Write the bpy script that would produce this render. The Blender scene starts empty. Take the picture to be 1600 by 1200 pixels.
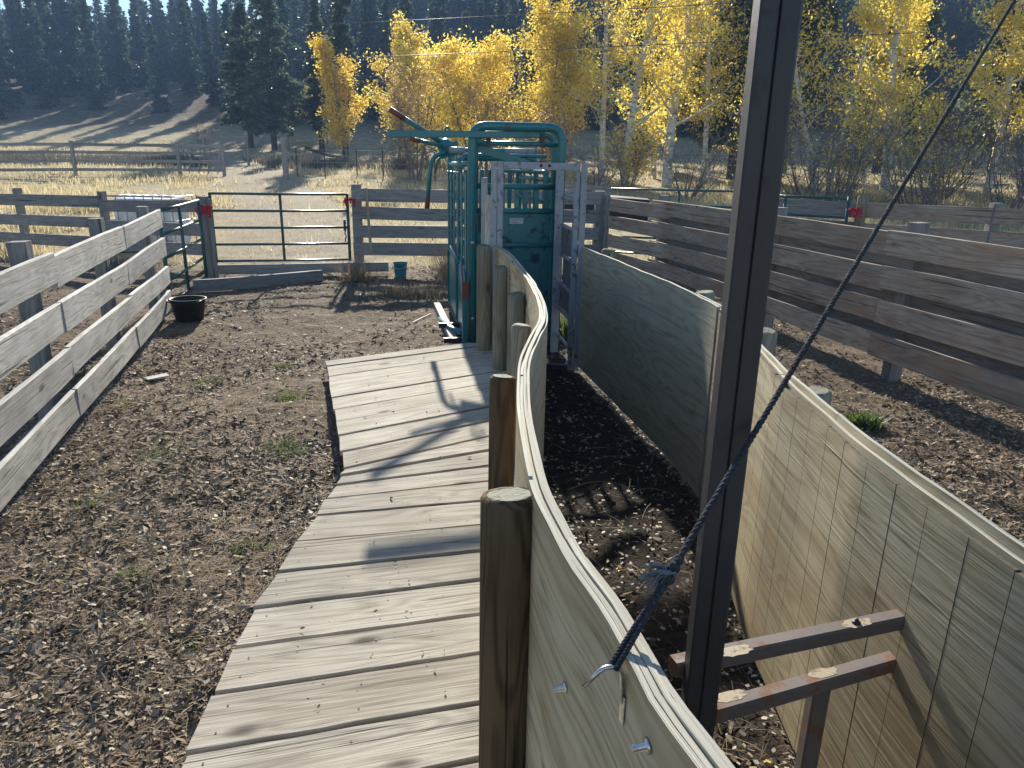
import bpy, bmesh, math, random
import numpy as np
from mathutils import Vector, Matrix

# ------------------------------------------------------------------ camera, sky, sun, exposure
S = bpy.context.scene
C = S.collection
PITCH, ROLL, CAMZ = 17.1, 1.0, 2.03
cam_d = bpy.data.cameras.new('camera'); cam = bpy.data.objects.new('camera', cam_d); C.objects.link(cam)
cam_d.sensor_width = 36.0; cam_d.lens = 36.0 * 1117 / 1600; cam_d.clip_start = 0.05; cam_d.clip_end = 2000
cam.matrix_world = (Matrix.Translation((0, 0, CAMZ)) @ Matrix.Rotation(math.radians(90 - PITCH), 4, 'X')
                    @ Matrix.Rotation(math.radians(ROLL), 4, 'Z'))
S.camera = cam
SUN_EL, SUN_AZ = 24.0, -7.5            # degrees; azimuth clockwise from +Y (the sun stands ahead, a little to the left)
W = bpy.data.worlds.new('World'); S.world = W; W.use_nodes = True
wn = W.node_tree; wn.nodes.clear()
sky = wn.nodes.new('ShaderNodeTexSky'); sky.sky_type = 'NISHITA'; sky.sun_disc = False
sky.sun_elevation = math.radians(SUN_EL); sky.sun_rotation = math.radians(SUN_AZ)
sky.air_density = 1.0; sky.dust_density = 0.05; sky.ozone_density = 2.0
bg = wn.nodes.new('ShaderNodeBackground'); bg.inputs[1].default_value = 0.078
wo = wn.nodes.new('ShaderNodeOutputWorld')
wn.links.new(sky.outputs[0], bg.inputs[0]); wn.links.new(bg.outputs[0], wo.inputs[0])
sun_d = bpy.data.lights.new('sun', 'SUN'); sun_d.energy = 5.0; sun_d.angle = math.radians(0.7); sun_d.color = (1.0, 0.93, 0.80)
sun = bpy.data.objects.new('sun', sun_d); C.objects.link(sun)
e, a = math.radians(SUN_EL), math.radians(SUN_AZ)
sdir = Vector((math.sin(a) * math.cos(e), math.cos(a) * math.cos(e), math.sin(e)))
sun.rotation_euler = sdir.to_track_quat('Z', 'Y').to_euler()
S.view_settings.view_transform = 'Standard'; S.view_settings.look = 'None'
S.view_settings.gamma = 1.0; S.view_settings.exposure = 1.15; S.view_settings.use_curve_mapping = False
S.cycles.use_denoising = True
S.cycles.max_bounces = 4; S.cycles.diffuse_bounces = 3; S.cycles.glossy_bounces = 2; S.cycles.transmission_bounces = 3; S.cycles.volume_bounces = 0
S.cycles.use_adaptive_sampling = True; S.cycles.adaptive_threshold = 0.02

HAZE = 0.0009
R = random.Random(7)
NR = np.random.default_rng(7)

# ------------------------------------------------------------------ material helpers
class NT:
    def __init__(s, name, disp=False):
        s.m = bpy.data.materials.new(name); s.m.use_nodes = True
        s.t = s.m.node_tree; s.t.nodes.clear()
        s.out = s.n('ShaderNodeOutputMaterial')
    def n(s, typ, **kw):
        x = s.t.nodes.new(typ)
        for k, v in kw.items(): setattr(x, k, v)
        return x
    def set(s, sock, v):
        if hasattr(v, 'outputs'): v = v.outputs[0]
        if isinstance(v, bpy.types.NodeSocket): s.t.links.new(v, sock)
        elif isinstance(v, (tuple, list)) and len(v) == 3 and sock.type == 'RGBA': sock.default_value = (*v, 1)
        else: sock.default_value = v
    def math(s, op, a, b=0.0, clamp=False):
        x = s.n('ShaderNodeMath', operation=op, use_clamp=clamp); s.set(x.inputs[0], a); s.set(x.inputs[1], b); return x.outputs[0]
    def vmul(s, v, sc):
        x = s.n('ShaderNodeVectorMath', operation='MULTIPLY'); s.set(x.inputs[0], v); x.inputs[1].default_value = sc; return x.outputs[0]
    def vadd(s, v, w):
        x = s.n('ShaderNodeVectorMath', operation='ADD'); s.set(x.inputs[0], v); s.set(x.inputs[1], w); return x.outputs[0]
    def noise(s, v, scale, detail=3, rough=0.55, dist=0.0):
        x = s.n('ShaderNodeTexNoise'); s.set(x.inputs['Vector'], v); x.inputs['Scale'].default_value = scale
        x.inputs['Detail'].default_value = detail; x.inputs['Roughness'].default_value = rough; x.inputs['Distortion'].default_value = dist
        return x.outputs[0]
    def ramp(s, f, stops):
        x = s.n('ShaderNodeValToRGB'); s.set(x.inputs[0], f); r = x.color_ramp
        while len(r.elements) < len(stops): r.elements.new(0.5)
        for el, (p, c) in zip(r.elements, stops):
            el.position = p; el.color = (c, c, c, 1) if isinstance(c, (int, float)) else (*c, 1)
        return x.outputs[0]
    def mix(s, f, a, b, mode='MIX'):
        x = s.n('ShaderNodeMix', data_type='RGBA', blend_type=mode); s.set(x.inputs[0], f); s.set(x.inputs[6], a); s.set(x.inputs[7], b); return x.outputs[2]
    def bump(s, h, strength=0.4, dist=0.01):
        x = s.n('ShaderNodeBump'); s.set(x.inputs['Height'], h); x.inputs['Strength'].default_value = strength; x.inputs['Distance'].default_value = dist; return x.outputs[0]
    def bsdf(s, col, rough=0.8, nrm=None, metal=0.0, spec=0.3):
        b = s.n('ShaderNodeBsdfPrincipled'); s.set(b.inputs['Base Color'], col); s.set(b.inputs['Roughness'], rough)
        b.inputs['Metallic'].default_value = metal; b.inputs['Specular IOR Level'].default_value = spec
        if nrm is not None: s.set(b.inputs['Normal'], nrm)
        return b
    def done(s, sh): s.t.links.new(sh.outputs[0], s.out.inputs[0]); return s.m

def wood(name, light, mid, dark, coord='Object', rings=1.0, knots=0.6, rough=0.78, bumpd=0.004, vary=0.25, tint=None, tint_amt=0.0, crack_amt=0.7, stain=0.5, spec=0.3, fibw=0.55, fib2w=0.6, cont=False):
    t = NT(name)
    tc = t.n('ShaderNodeTexCoord'); oi = t.n('ShaderNodeObjectInfo')
    v = tc.outputs['Object'] if coord == 'Object' else tc.outputs['UV']
    cb = t.n('ShaderNodeCombineXYZ')
    t.set(cb.inputs[0], t.math('MULTIPLY', oi.outputs['Random'], 31.0)); t.set(cb.inputs[1], t.math('MULTIPLY', oi.outputs['Random'], 17.3)); t.set(cb.inputs[2], t.math('MULTIPLY', oi.outputs['Random'], 23.7))
    p = v if cont else t.vadd(v, cb)
    big = t.noise(t.vmul(p, (0.55, 5.0, 5.0)), 1.0, 2, 0.5, 0.5)
    ring = t.math('SINE', t.math('MULTIPLY', big, 85.0))
    ringv = t.math('MULTIPLY_ADD', ring, 0.5); ringv.node.inputs[2].default_value = 0.5
    fib = t.noise(t.vmul(p, (3.0, 120.0, 120.0)), 1.0, 3, 0.65)
    fib2 = t.noise(t.vmul(p, (1.2, 28.0, 28.0)), 1.0, 4, 0.6, 0.3)
    blot = t.noise(p, 2.3, 4, 0.6)
    f = t.math('ADD', t.math('MULTIPLY', ringv, 0.22 * rings), t.math('ADD', t.math('MULTIPLY', fib, fibw), t.math('MULTIPLY', fib2, fib2w)))
    col = t.ramp(f, [(0.36, dark), (0.60, mid), (0.88, light)])
    # blotchy weathering
    col = t.mix(t.ramp(blot, [(0.42, 0.0), (0.75, stain)]), col, tuple(0.55 * x for x in mid))
    if tint is not None:
        col = t.mix(t.ramp(t.noise(t.vmul(p, (0.9, 3.0, 3.0)), 1.3, 4, 0.6), [(0.45, 0.0), (0.68, tint_amt)]), col, tint)
    # knots
    vo = t.n('ShaderNodeTexVoronoi'); t.set(vo.inputs['Vector'], t.vmul(p, (1.6, 4.2, 4.2))); vo.inputs['Scale'].default_value = 1.0
    pick = t.math('GREATER_THAN', t.n('ShaderNodeSeparateColor').outputs[0], 0.5)
    sep = pick.node.inputs[0].links[0].from_node; t.set(sep.inputs[0], vo.outputs['Color'])
    kn = t.math('MULTIPLY', t.ramp(vo.outputs['Distance'], [(0.05, 1.0), (0.13, 0.0)]), pick)
    col = t.mix(t.math('MULTIPLY', kn, knots), col, tuple(0.35 * x for x in dark))
    # piece to piece variation
    hv = t.n('ShaderNodeHueSaturation'); t.set(hv.inputs['Color'], col)
    t.set(hv.inputs['Value'], t.math('MULTIPLY_ADD', oi.outputs['Random'], vary)); hv.inputs['Value'].links[0].from_node.inputs[2].default_value = 1.0 - vary * 0.5
    col = hv.outputs[0]
    crack = t.ramp(t.noise(t.vmul(p, (0.8, 40.0, 40.0)), 1.0, 2, 0.5, 0.2), [(0.30, 0.0), (0.36, 1.0)])
    col = t.mix(t.math('MULTIPLY', t.math('SUBTRACT', 1.0, crack), crack_amt), col, tuple(0.3 * x for x in dark))
    hgt = t.math('ADD', t.math('MULTIPLY', crack, 0.8), t.math('ADD', t.math('MULTIPLY', fib, 0.7), t.math('MULTIPLY', fib2, 0.9)))
    return t.done(t.bsdf(col, rough, t.bump(hgt, 0.55, bumpd), spec=spec))

def painted(name, col, rust=0.3, rough=0.45, scale=9.0, rustcol=(0.10, 0.045, 0.025), fade=0.25):
    t = NT(name); tc = t.n('ShaderNodeTexCoord'); oi = t.n('ShaderNodeObjectInfo')
    p = t.vadd(tc.outputs['Object'], t.vmul(oi.outputs['Random'], (19, 27, 11)))
    n1 = t.noise(p, scale, 5, 0.65); n2 = t.noise(p, scale * 4, 4, 0.6); n3 = t.noise(p, 2.0, 3, 0.5)
    c = t.mix(t.ramp(n3, [(0.35, 0.0), (0.75, fade)]), col, tuple(min(1, x * 1.5 + 0.05) for x in col))
    c = t.mix(t.ramp(n2, [(0.45, 0.0), (0.8, 0.35)]), c, tuple(x * 0.5 for x in col))
    m = t.ramp(n1, [(0.62 - 0.22 * rust, 0.0), (0.68 - 0.18 * rust, 1.0)])
    m = t.math('MULTIPLY', m, min(1.0, 0.4 + rust))
    c = t.mix(m, c, rustcol)
    r = t.math('ADD', t.math('MULTIPLY', m, 0.35), rough)
    return t.done(t.bsdf(c, r, t.bump(t.math('ADD', n2, t.math('MULTIPLY', m, -0.6)), 0.15, 0.003), spec=0.5))

def leafmat(name, stops, trans=0.5, rough=0.55, objvar=0.25):
    t = NT(name); at = t.n('ShaderNodeAttribute', attribute_name='rnd'); oi = t.n('ShaderNodeObjectInfo')
    c = t.ramp(at.outputs['Fac'], stops)
    hv = t.n('ShaderNodeHueSaturation'); t.set(hv.inputs['Color'], c)
    t.set(hv.inputs['Value'], t.math('MULTIPLY_ADD', oi.outputs['Random'], objvar)); hv.inputs['Value'].links[0].from_node.inputs[2].default_value = 1.0 - objvar / 2
    b = t.bsdf(hv.outputs[0], rough, spec=0.25)
    tr = t.n('ShaderNodeBsdfTranslucent'); t.set(tr.inputs[0], hv.outputs[0])
    mx = t.n('ShaderNodeMixShader'); mx.inputs[0].default_value = trans
    t.t.links.new(b.outputs[0], mx.inputs[1]); t.t.links.new(tr.outputs[0], mx.inputs[2])
    return t.done(mx)

def plainmat(name, col, rough=0.7, metal=0.0, bump=0.0, bscale=40.0, vary=0.3, spec=0.3):
    t = NT(name); tc = t.n('ShaderNodeTexCoord')
    n = t.noise(tc.outputs['Object'], bscale, 4, 0.6)
    c = t.mix(t.ramp(n, [(0.35, 0.0), (0.7, 1.0)]), tuple(x * (1 - vary) for x in col), tuple(min(1, x * (1 + vary)) for x in col))
    return t.done(t.bsdf(c, rough, t.bump(n, bump, 0.01) if bump else None, metal, spec))

M = {}
M['deck'] = wood('weathered_deck_wood', (0.50, 0.46, 0.385), (0.39, 0.355, 0.295), (0.18, 0.158, 0.128), knots=0.85, vary=0.32, stain=0.45, rough=0.85, bumpd=0.005, spec=0.12, rings=1.4, crack_amt=0.5, tint=(0.26, 0.205, 0.145), tint_amt=0.35)
M['ply'] = wood('weathered_plywood', (0.53, 0.455, 0.315), (0.405, 0.34, 0.22), (0.13, 0.10, 0.062), coord='UV', rings=1.5, knots=0.95, vary=0.14, stain=0.4, rough=0.8, bumpd=0.005, tint=(0.33, 0.225, 0.115), tint_amt=0.6, crack_amt=0.35, fibw=0.75, fib2w=0.45, spec=0.15)
M['plycont'] = wood('kerfed_plywood', (0.53, 0.455, 0.315), (0.405, 0.34, 0.22), (0.13, 0.10, 0.062), coord='UV', rings=1.5, knots=0.95, vary=0.03, stain=0.4, rough=0.8, bumpd=0.005, tint=(0.33, 0.225, 0.115), tint_amt=0.6, crack_amt=0.12, fibw=0.75, fib2w=0.45, spec=0.15, cont=True)
M['plygrey'] = wood('grey_plywood', (0.56, 0.485, 0.355), (0.47, 0.405, 0.29), (0.27, 0.228, 0.16), coord='UV', rings=0.9, knots=0.3, vary=0.12, stain=0.5, rough=0.75, bumpd=0.003, tint=(0.31, 0.28, 0.21), tint_amt=0.5, crack_amt=0.25, fibw=0.6, fib2w=0.4, spec=0.25)
M['edge'] = wood('plywood_edge', (0.56, 0.54, 0.47), (0.44, 0.42, 0.35), (0.22, 0.20, 0.16), coord='UV', rings=0.6, knots=0.1, vary=0.3, stain=0.4, bumpd=0.003)
M['post'] = wood('round_post_wood', (0.125, 0.084, 0.050), (0.072, 0.047, 0.028), (0.026, 0.018, 0.012), rings=1.8, knots=0.7, vary=0.25, stain=0.5, bumpd=0.006, rough=0.9, spec=0.12)
M['postgrey'] = wood('grey_treated_post', (0.32, 0.29, 0.22), (0.235, 0.205, 0.15), (0.10, 0.085, 0.062), rings=1.4, knots=0.6, vary=0.25, stain=0.45, bumpd=0.006, rough=0.9, spec=0.12, tint=(0.18, 0.20, 0.15), tint_amt=0.4)
M['postend'] = wood('post_end_grain', (0.19, 0.195, 0.145), (0.135, 0.138, 0.10), (0.05, 0.05, 0.04), rings=1.0, knots=0.0, vary=0.2, bumpd=0.008)
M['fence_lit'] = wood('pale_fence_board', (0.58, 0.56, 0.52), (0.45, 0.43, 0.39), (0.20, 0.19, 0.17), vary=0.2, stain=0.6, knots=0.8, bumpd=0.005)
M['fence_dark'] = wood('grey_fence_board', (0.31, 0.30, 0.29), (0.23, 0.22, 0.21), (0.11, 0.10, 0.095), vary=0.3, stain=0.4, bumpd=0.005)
M['fence_red'] = wood('brown_fence_board', (0.50, 0.40, 0.31), (0.36, 0.28, 0.215), (0.13, 0.098, 0.075), vary=0.35, stain=0.5, knots=0.9, tint=(0.38, 0.19, 0.11), tint_amt=0.55, bumpd=0.005)
M['teal'] = painted('teal_paint', (0.010, 0.148, 0.172), rust=0.17, rough=0.33, fade=0.25)
M['tealworn'] = painted('worn_teal_sheet', (0.009, 0.125, 0.15), rust=0.42, rough=0.4, scale=7.0, rustcol=(0.012, 0.018, 0.024), fade=0.2)
M['redgrip'] = painted('red_grip_paint', (0.16, 0.035, 0.025), rust=0.3, rough=0.5)
M['greywhite'] = painted('chipped_grey_paint', (0.255, 0.28, 0.315), rust=0.26, rough=0.5, scale=11.0, rustcol=(0.05, 0.042, 0.040))
M['greysheet'] = painted('grey_sheet_metal', (0.13, 0.14, 0.15), rust=0.3, rough=0.5, scale=6.0, rustcol=(0.06, 0.055, 0.05))
M['steel'] = plainmat('bare_steel', (0.55, 0.55, 0.55), 0.32, 1.0, 0.1, 60)
M['green'] = painted('dark_green_paint', (0.014, 0.075, 0.072), rust=0.15, rough=0.32, fade=0.2)
M['iron'] = painted('dark_iron', (0.024, 0.0245, 0.031), rust=0.14, rough=0.5, scale=14, rustcol=(0.042, 0.030, 0.027), fade=0.1)
M['rusty'] = painted('rusty_rail', (0.135, 0.11, 0.10), rust=0.3, rough=0.6, scale=10, rustcol=(0.20, 0.085, 0.04), fade=0.6)
M['yellowpaint'] = painted('tan_overspray', (0.38, 0.31, 0.21), rust=0.5, rough=0.6, scale=40, rustcol=(0.2, 0.165, 0.145))
M['rope'] = plainmat('dark_rope', (0.035, 0.04, 0.048), 0.9, 0, 0.6, 180, 0.5)
M['ropefray'] = plainmat('frayed_rope', (0.14, 0.16, 0.175), 0.9, 0, 0.4, 90, 0.5)
M['black'] = plainmat('black_rubber', (0.012, 0.013, 0.016), 0.55, 0, 0.1, 30, 0.4, 0.4)
M['blue'] = plainmat('teal_plastic', (0.018, 0.22, 0.29), 0.45, 0, 0.05, 30, 0.25, 0.4)
M['red'] = plainmat('red_ribbon_cloth', (0.45, 0.02, 0.035), 0.8, 0, 0.1, 60, 0.3)
M['white'] = plainmat('white_plastic', (0.72, 0.74, 0.76), 0.5, 0, 0.05, 8, 0.12)
M['galv'] = plainmat('galvanised_wire', (0.35, 0.36, 0.37), 0.45, 0.6, 0.05, 40)
M['wire'] = plainmat('overhead_wire', (0.10, 0.10, 0.11), 0.4, 0.6)
M['paper'] = plainmat('worn_label', (0.42, 0.46, 0.48), 0.7, 0, 0.0, 45, 0.25)
M['print'] = plainmat('faded_print', (0.20, 0.24, 0.26), 0.7, 0, 0.0, 60, 0.4)
M['nail'] = plainmat('rusty_nail', (0.05, 0.04, 0.035), 0.6, 0.3)
M['kerf'] = plainmat('plywood_core', (0.10, 0.085, 0.06), 0.9)
M['bark_dark'] = plainmat('dark_bark', (0.075, 0.058, 0.05), 0.9, 0, 0.5, 12, 0.5)
M['bark_grey'] = plainmat('grey_twig_bark', (0.20, 0.175, 0.16), 0.9, 0, 0.3, 14, 0.3)
def aspen_bark():
    t = NT('pale_aspen_bark'); tc = t.n('ShaderNodeTexCoord')
    p = tc.outputs['Object']
    n = t.noise(t.vmul(p, (3.0, 3.0, 9.0)), 1.0, 4, 0.65)
    c = t.ramp(n, [(0.34, (0.06, 0.05, 0.045)), (0.44, (0.50, 0.48, 0.43)), (0.7, (0.72, 0.70, 0.63))])
    return t.done(t.bsdf(c, 0.8, t.bump(n, 0.3, 0.02)))
M['bark_pale'] = aspen_bark()
M['leaf_y'] = leafmat('yellow_aspen_leaves', [(0.0, (0.50, 0.33, 0.05)), (0.3, (0.80, 0.60, 0.09)), (0.75, (0.92, 0.76, 0.18)), (1.0, (0.68, 0.68, 0.20))], 0.6)
M['leaf_o'] = leafmat('golden_leaves', [(0.0, (0.58, 0.36, 0.05)), (0.5, (0.82, 0.60, 0.09)), (1.0, (0.90, 0.72, 0.17))], 0.58)
M['leaf_t'] = leafmat('tan_dry_leaves', [(0.0, (0.22, 0.13, 0.07)), (0.6, (0.40, 0.26, 0.13)), (1.0, (0.55, 0.38, 0.14))], 0.4)
M['needle'] = leafmat('pine_needles', [(0.0, (0.058, 0.088, 0.056)), (0.6, (0.115, 0.152, 0.095)), (1.0, (0.21, 0.235, 0.15))], 0.45, 0.42)
M['needle_far'] = leafmat('fir_needles', [(0.0, (0.036, 0.060, 0.044)), (0.7, (0.070, 0.105, 0.075)), (1.0, (0.125, 0.16, 0.105))], 0.38, 0.55)
M['straw'] = leafmat('dry_straw', [(0.0, (0.30, 0.22, 0.11)), (0.5, (0.58, 0.48, 0.28)), (1.0, (0.78, 0.69, 0.46))], 0.45, 0.6)
M['greenblade'] = leafmat('green_grass', [(0.0, (0.05, 0.09, 0.025)), (0.6, (0.11, 0.17, 0.05)), (1.0, (0.27, 0.30, 0.10))], 0.45, 0.5)
M['sage'] = leafmat('grey_brush', [(0.0, (0.09, 0.085, 0.075)), (1.0, (0.22, 0.20, 0.165))], 0.3, 0.7)
M['chip'] = leafmat('wood_chips', [(0.0, (0.085, 0.060, 0.040)), (0.45, (0.205, 0.152, 0.102)), (0.8, (0.37, 0.295, 0.205)), (1.0, (0.58, 0.51, 0.39))], 0.0, 0.8)
M['fallen'] = leafmat('fallen_pale_leaves', [(0.0, (0.24, 0.20, 0.14)), (0.6, (0.42, 0.38, 0.30)), (0.92, (0.55, 0.50, 0.40)), (1.0, (0.62, 0.40, 0.04))], 0.2, 0.6)
M['dryweed'] = leafmat('dry_weed_stems', [(0.0, (0.14, 0.09, 0.055)), (0.6, (0.34, 0.25, 0.16)), (1.0, (0.52, 0.43, 0.30))], 0.2, 0.7)

# ------------------------------------------------------------------ object helpers (all coordinates are world coordinates)
def wmat(o):
    m = o.matrix_basis.copy()
    return wmat(o.parent) @ m if o.parent else m
def attach(o, parent, mw):
    if parent is not None:
        o.parent = parent; o.matrix_basis = wmat(parent).inverted() @ mw
    else: o.matrix_basis = mw
    return o
def meshobj(name, verts, faces, mats, parent=None, mw=None, smooth=False, fm=None, uv=None):
    me = bpy.data.meshes.new(name); me.from_pydata([tuple(v) for v in verts], [], faces)
    if not isinstance(mats, (list, tuple)): mats = [mats]
    for m in mats: me.materials.append(M[m] if isinstance(m, str) else m)
    if fm is not None: me.polygons.foreach_set('material_index', fm)
    if smooth: me.polygons.foreach_set('use_smooth', [True] * len(me.polygons))
    if uv is not None:
        l = me.uv_layers.new(name='UVMap'); vi = np.zeros(len(me.loops), int); me.loops.foreach_get('vertex_index', vi)
        l.data.foreach_set('uv', np.asarray(uv, float)[vi].ravel())
    me.update()
    o = bpy.data.objects.new(name, me); C.objects.link(o)
    return attach(o, parent, mw if mw is not None else Matrix.Identity(4))
def thing(name, label, cat, loc=(0, 0, 0), rz=0.0, group=None):
    o = bpy.data.objects.new(name, None); C.objects.link(o); o.empty_display_size = 0.2
    o.matrix_basis = Matrix.Translation(loc) @ Matrix.Rotation(rz, 4, 'Z')
    return tag(o, label, cat, group)
def tag(o, label, cat, group=None):
    o['label'] = label; o['category'] = cat
    if group: o['group'] = group
    return o
def frame(p0, p1, wdir):
    p0, p1 = Vector(p0), Vector(p1); X = (p1 - p0); L = X.length; X.normalize()
    Y = Vector(wdir) - X * X.dot(Vector(wdir)); Y.normalize(); Z = X.cross(Y)
    m = Matrix(((X.x, Y.x, Z.x, 0), (X.y, Y.y, Z.y, 0), (X.z, Y.z, Z.z, 0), (0, 0, 0, 1)))
    return Matrix.Translation((p0 + p1) / 2) @ m, L
def plank(name, p0, p1, wdir, w, t, mat, parent=None, ch=0.004, warp=0.004, nseg=6, seed=None, quad=None):
    """a board: local X is its length, Y its width, Z its thickness; chamfered, slightly warped and unevenly cut"""
    rr = random.Random(seed if seed is not None else R.random())
    mw, L = frame(p0, p1, wdir)
    vs, fs = [], []
    wa, wb, pa, pb = rr.uniform(-1, 1) * warp, rr.uniform(-1, 1) * warp, rr.uniform(0, 6), rr.uniform(0, 6)
    skew = rr.uniform(-1, 1) * 0.02 * w
    for i in range(nseg + 1):
        f = i / nseg; x = (f - 0.5) * L
        hw = w / 2 if quad is None else (quad[0] * (1 - f) + quad[1] * f) / 2
        ex = skew if i in (0, nseg) else 0
        dy = wa * math.sin(pa + f * 4.1); dz = wb * math.sin(pb + f * 3.3); tw = wb * 0.6 * math.sin(pa + f * 2.2)
        j = lambda: rr.uniform(-1, 1) * warp * 0.25
        for (y, z) in ((-hw + ch, -t / 2), (hw - ch, -t / 2), (hw, -t / 2 + ch), (hw, t / 2 - ch), (hw - ch, t / 2), (-hw + ch, t / 2), (-hw, t / 2 - ch), (-hw, -t / 2 + ch)):
            vs.append((x + ex * (y / hw), y + dy + j(), z + dz + tw * (y / hw)))
    for i in range(nseg):
        for k in range(8):
            a, b = i * 8 + k, i * 8 + (k + 1) % 8
            fs.append((a, b, b + 8, a + 8))
    fs.append(tuple(range(7, -1, -1))); fs.append(tuple(nseg * 8 + k for k in range(8)))
    return meshobj(name, vs, fs, mat, parent, mw)
def post(name, base, top, r, mats, parent=None, n=16, dome=0.012, taper=0.94, seed=None):
    rr = random.Random(seed if seed is not None else R.random())
    mw, L = frame(base, top, (0, 1, 0.01))
    vs, fs, fm = [], [], []; ph = [rr.uniform(0, 6) for _ in range(4)]
    xs = [0, .15, .35, .55, .75, .9, 1 - dome / L]
    rad = [r * (1 - (1 - taper) * f) for f in xs]
    xs.append(1.0); rad.append(r * taper - dome * 1.3)
    for f, q in zip(xs, rad):
        for k in range(n):
            a = 2 * math.pi * k / n
            d = 1 + 0.035 * math.sin(2 * a + ph[0] + f * 2) + 0.02 * math.sin(5 * a + ph[1]) + 0.012 * math.sin(9 * a + ph[2] + 3 * f)
            tz = rr.uniform(-1, 1) * 0.002 if f == 1.0 else 0
            vs.append(((f - .5) * L + tz + (0.006 * math.sin(a + ph[3]) if f == 1.0 else 0), math.cos(a) * q * d, math.sin(a) * q * d))
    for i in range(len(xs) - 1):
        for k in range(n):
            a, b = i * n + k, i * n + (k + 1) % n
            fs.append((a, b, b + n, a + n)); fm.append(0)
    fs.append(tuple(range(n - 1, -1, -1))); fm.append(0)
    fs.append(tuple((len(xs) - 1) * n + k for k in range(n))); fm.append(1 if isinstance(mats, (list, tuple)) else 0)
    o = meshobj(name, vs, fs, mats, parent, mw, fm=fm)
    for p in o.data.polygons:
        p.use_smooth = len(p.vertices) == 4
    return o
def tube_data(pts, r, n=10, cap=True, closed=False):
    P = [Vector(p) for p in pts]; m = len(P)
    rs = r if isinstance(r, (list, tuple)) else [r] * m
    T = []
    for i in range(m):
        a = P[i - 1] if i > 0 else P[0]; b = P[i + 1] if i < m - 1 else P[-1]
        d = b - a
        T.append(d.normalized() if d.length > 1e-9 else Vector((0, 0, 1)))
    up = Vector((0, 0, 1)) if abs(T[0].z) < 0.9 else Vector((1, 0, 0))
    N = (up - T[0] * up.dot(T[0])).normalized()
    vs, fs = [], []
    for i in range(m):
        N = (N - T[i] * N.dot(T[i])).normalized(); B = T[i].cross(N)
        for k in range(n):
            a = 2 * math.pi * k / n
            vs.append(P[i] + (N * math.cos(a) + B * math.sin(a)) * rs[i])
    for i in range(m - 1):
        for k in range(n):
            a, b = i * n + k, i * n + (k + 1) % n
            fs.append((a, b, b + n, a + n))
    if cap: fs.append(tuple(range(n - 1, -1, -1))); fs.append(tuple((m - 1) * n + k for k in range(n)))
    return vs, fs
def tube(name, pts, r, mat, parent=None, n=10):
    vs, fs = tube_data(pts, r, n)
    c = sum((Vector(p) for p in pts), Vector()) / len(pts)
    return meshobj(name, [v - c for v in vs], fs, mat, parent, Matrix.Translation(c), smooth=True)
def bar(name, p0, p1, wdir, w, t, mat, parent=None):           # square steel section
    return plank(name, p0, p1, wdir, w, t, mat, parent, ch=min(w, t) * 0.12, warp=0.0, nseg=1)
def arc_corner(path, rad, k=6):
    """round the corners of a polyline"""
    P = [Vector(p) for p in path]; out = [P[0]]
    for i in range(1, len(P) - 1):
        a = (P[i - 1] - P[i]).normalized(); b = (P[i + 1] - P[i]).normalized()
        s, e_ = P[i] + a * rad, P[i] + b * rad
        for j in range(k + 1):
            f = j / k; out.append(s * (1 - f) ** 2 + P[i] * 2 * f * (1 - f) + e_ * f * f)
    out.append(P[-1]); return out
def blob(name, c, rad, mat, parent=None, n=8, seed=0, jit=0.15):
    rr = random.Random(seed); bm = bmesh.new(); bmesh.ops.create_icosphere(bm, subdivisions=2, radius=1)
    for v in bm.verts:
        k = 1 + rr.uniform(-jit, jit); v.co = Vector((v.co.x * rad[0] * k, v.co.y * rad[1] * k, v.co.z * rad[2] * k))
    me = bpy.data.meshes.new(name); bm.to_mesh(me); bm.free(); me.materials.append(M[mat])
    o = bpy.data.objects.new(name, me); C.objects.link(o); return attach(o, parent, Matrix.Translation(c))
def bolt(name, c, d, r, l, mat, parent):
    d = Vector(d).normalized(); c = Vector(c)
    return tube(name, [c, c + d * 0.004, c + d * 0.0045, c + d * l], [r * 1.9, r * 1.9, r, r * 0.95], mat, parent, 8)
def soup(name, V, F, rnd, mat, kind=None, label=None, parent=None, mw=None):
    """many small faces in one mesh; F is (n,k); rnd is one value for each face"""
    me = bpy.data.meshes.new(name); V = np.asarray(V, np.float32); F = np.asarray(F, np.int32); n, k = F.shape
    me.vertices.add(len(V)); me.vertices.foreach_set('co', V.ravel())
    me.loops.add(n * k); me.loops.foreach_set('vertex_index', F.ravel())
    me.polygons.add(n); me.polygons.foreach_set('loop_start', np.arange(0, n * k, k, dtype=np.int32))
    me.update(calc_edges=True)
    at = me.attributes.new('rnd', 'FLOAT', 'FACE'); at.data.foreach_set('value', np.asarray(rnd, np.float32))
    me.materials.append(M[mat])
    o = bpy.data.objects.new(name, me); C.objects.link(o); attach(o, parent, mw if mw is not None else Matrix.Identity(4))
    if kind: o['kind'] = kind
    if label: o['label'] = label
    return o

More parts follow.
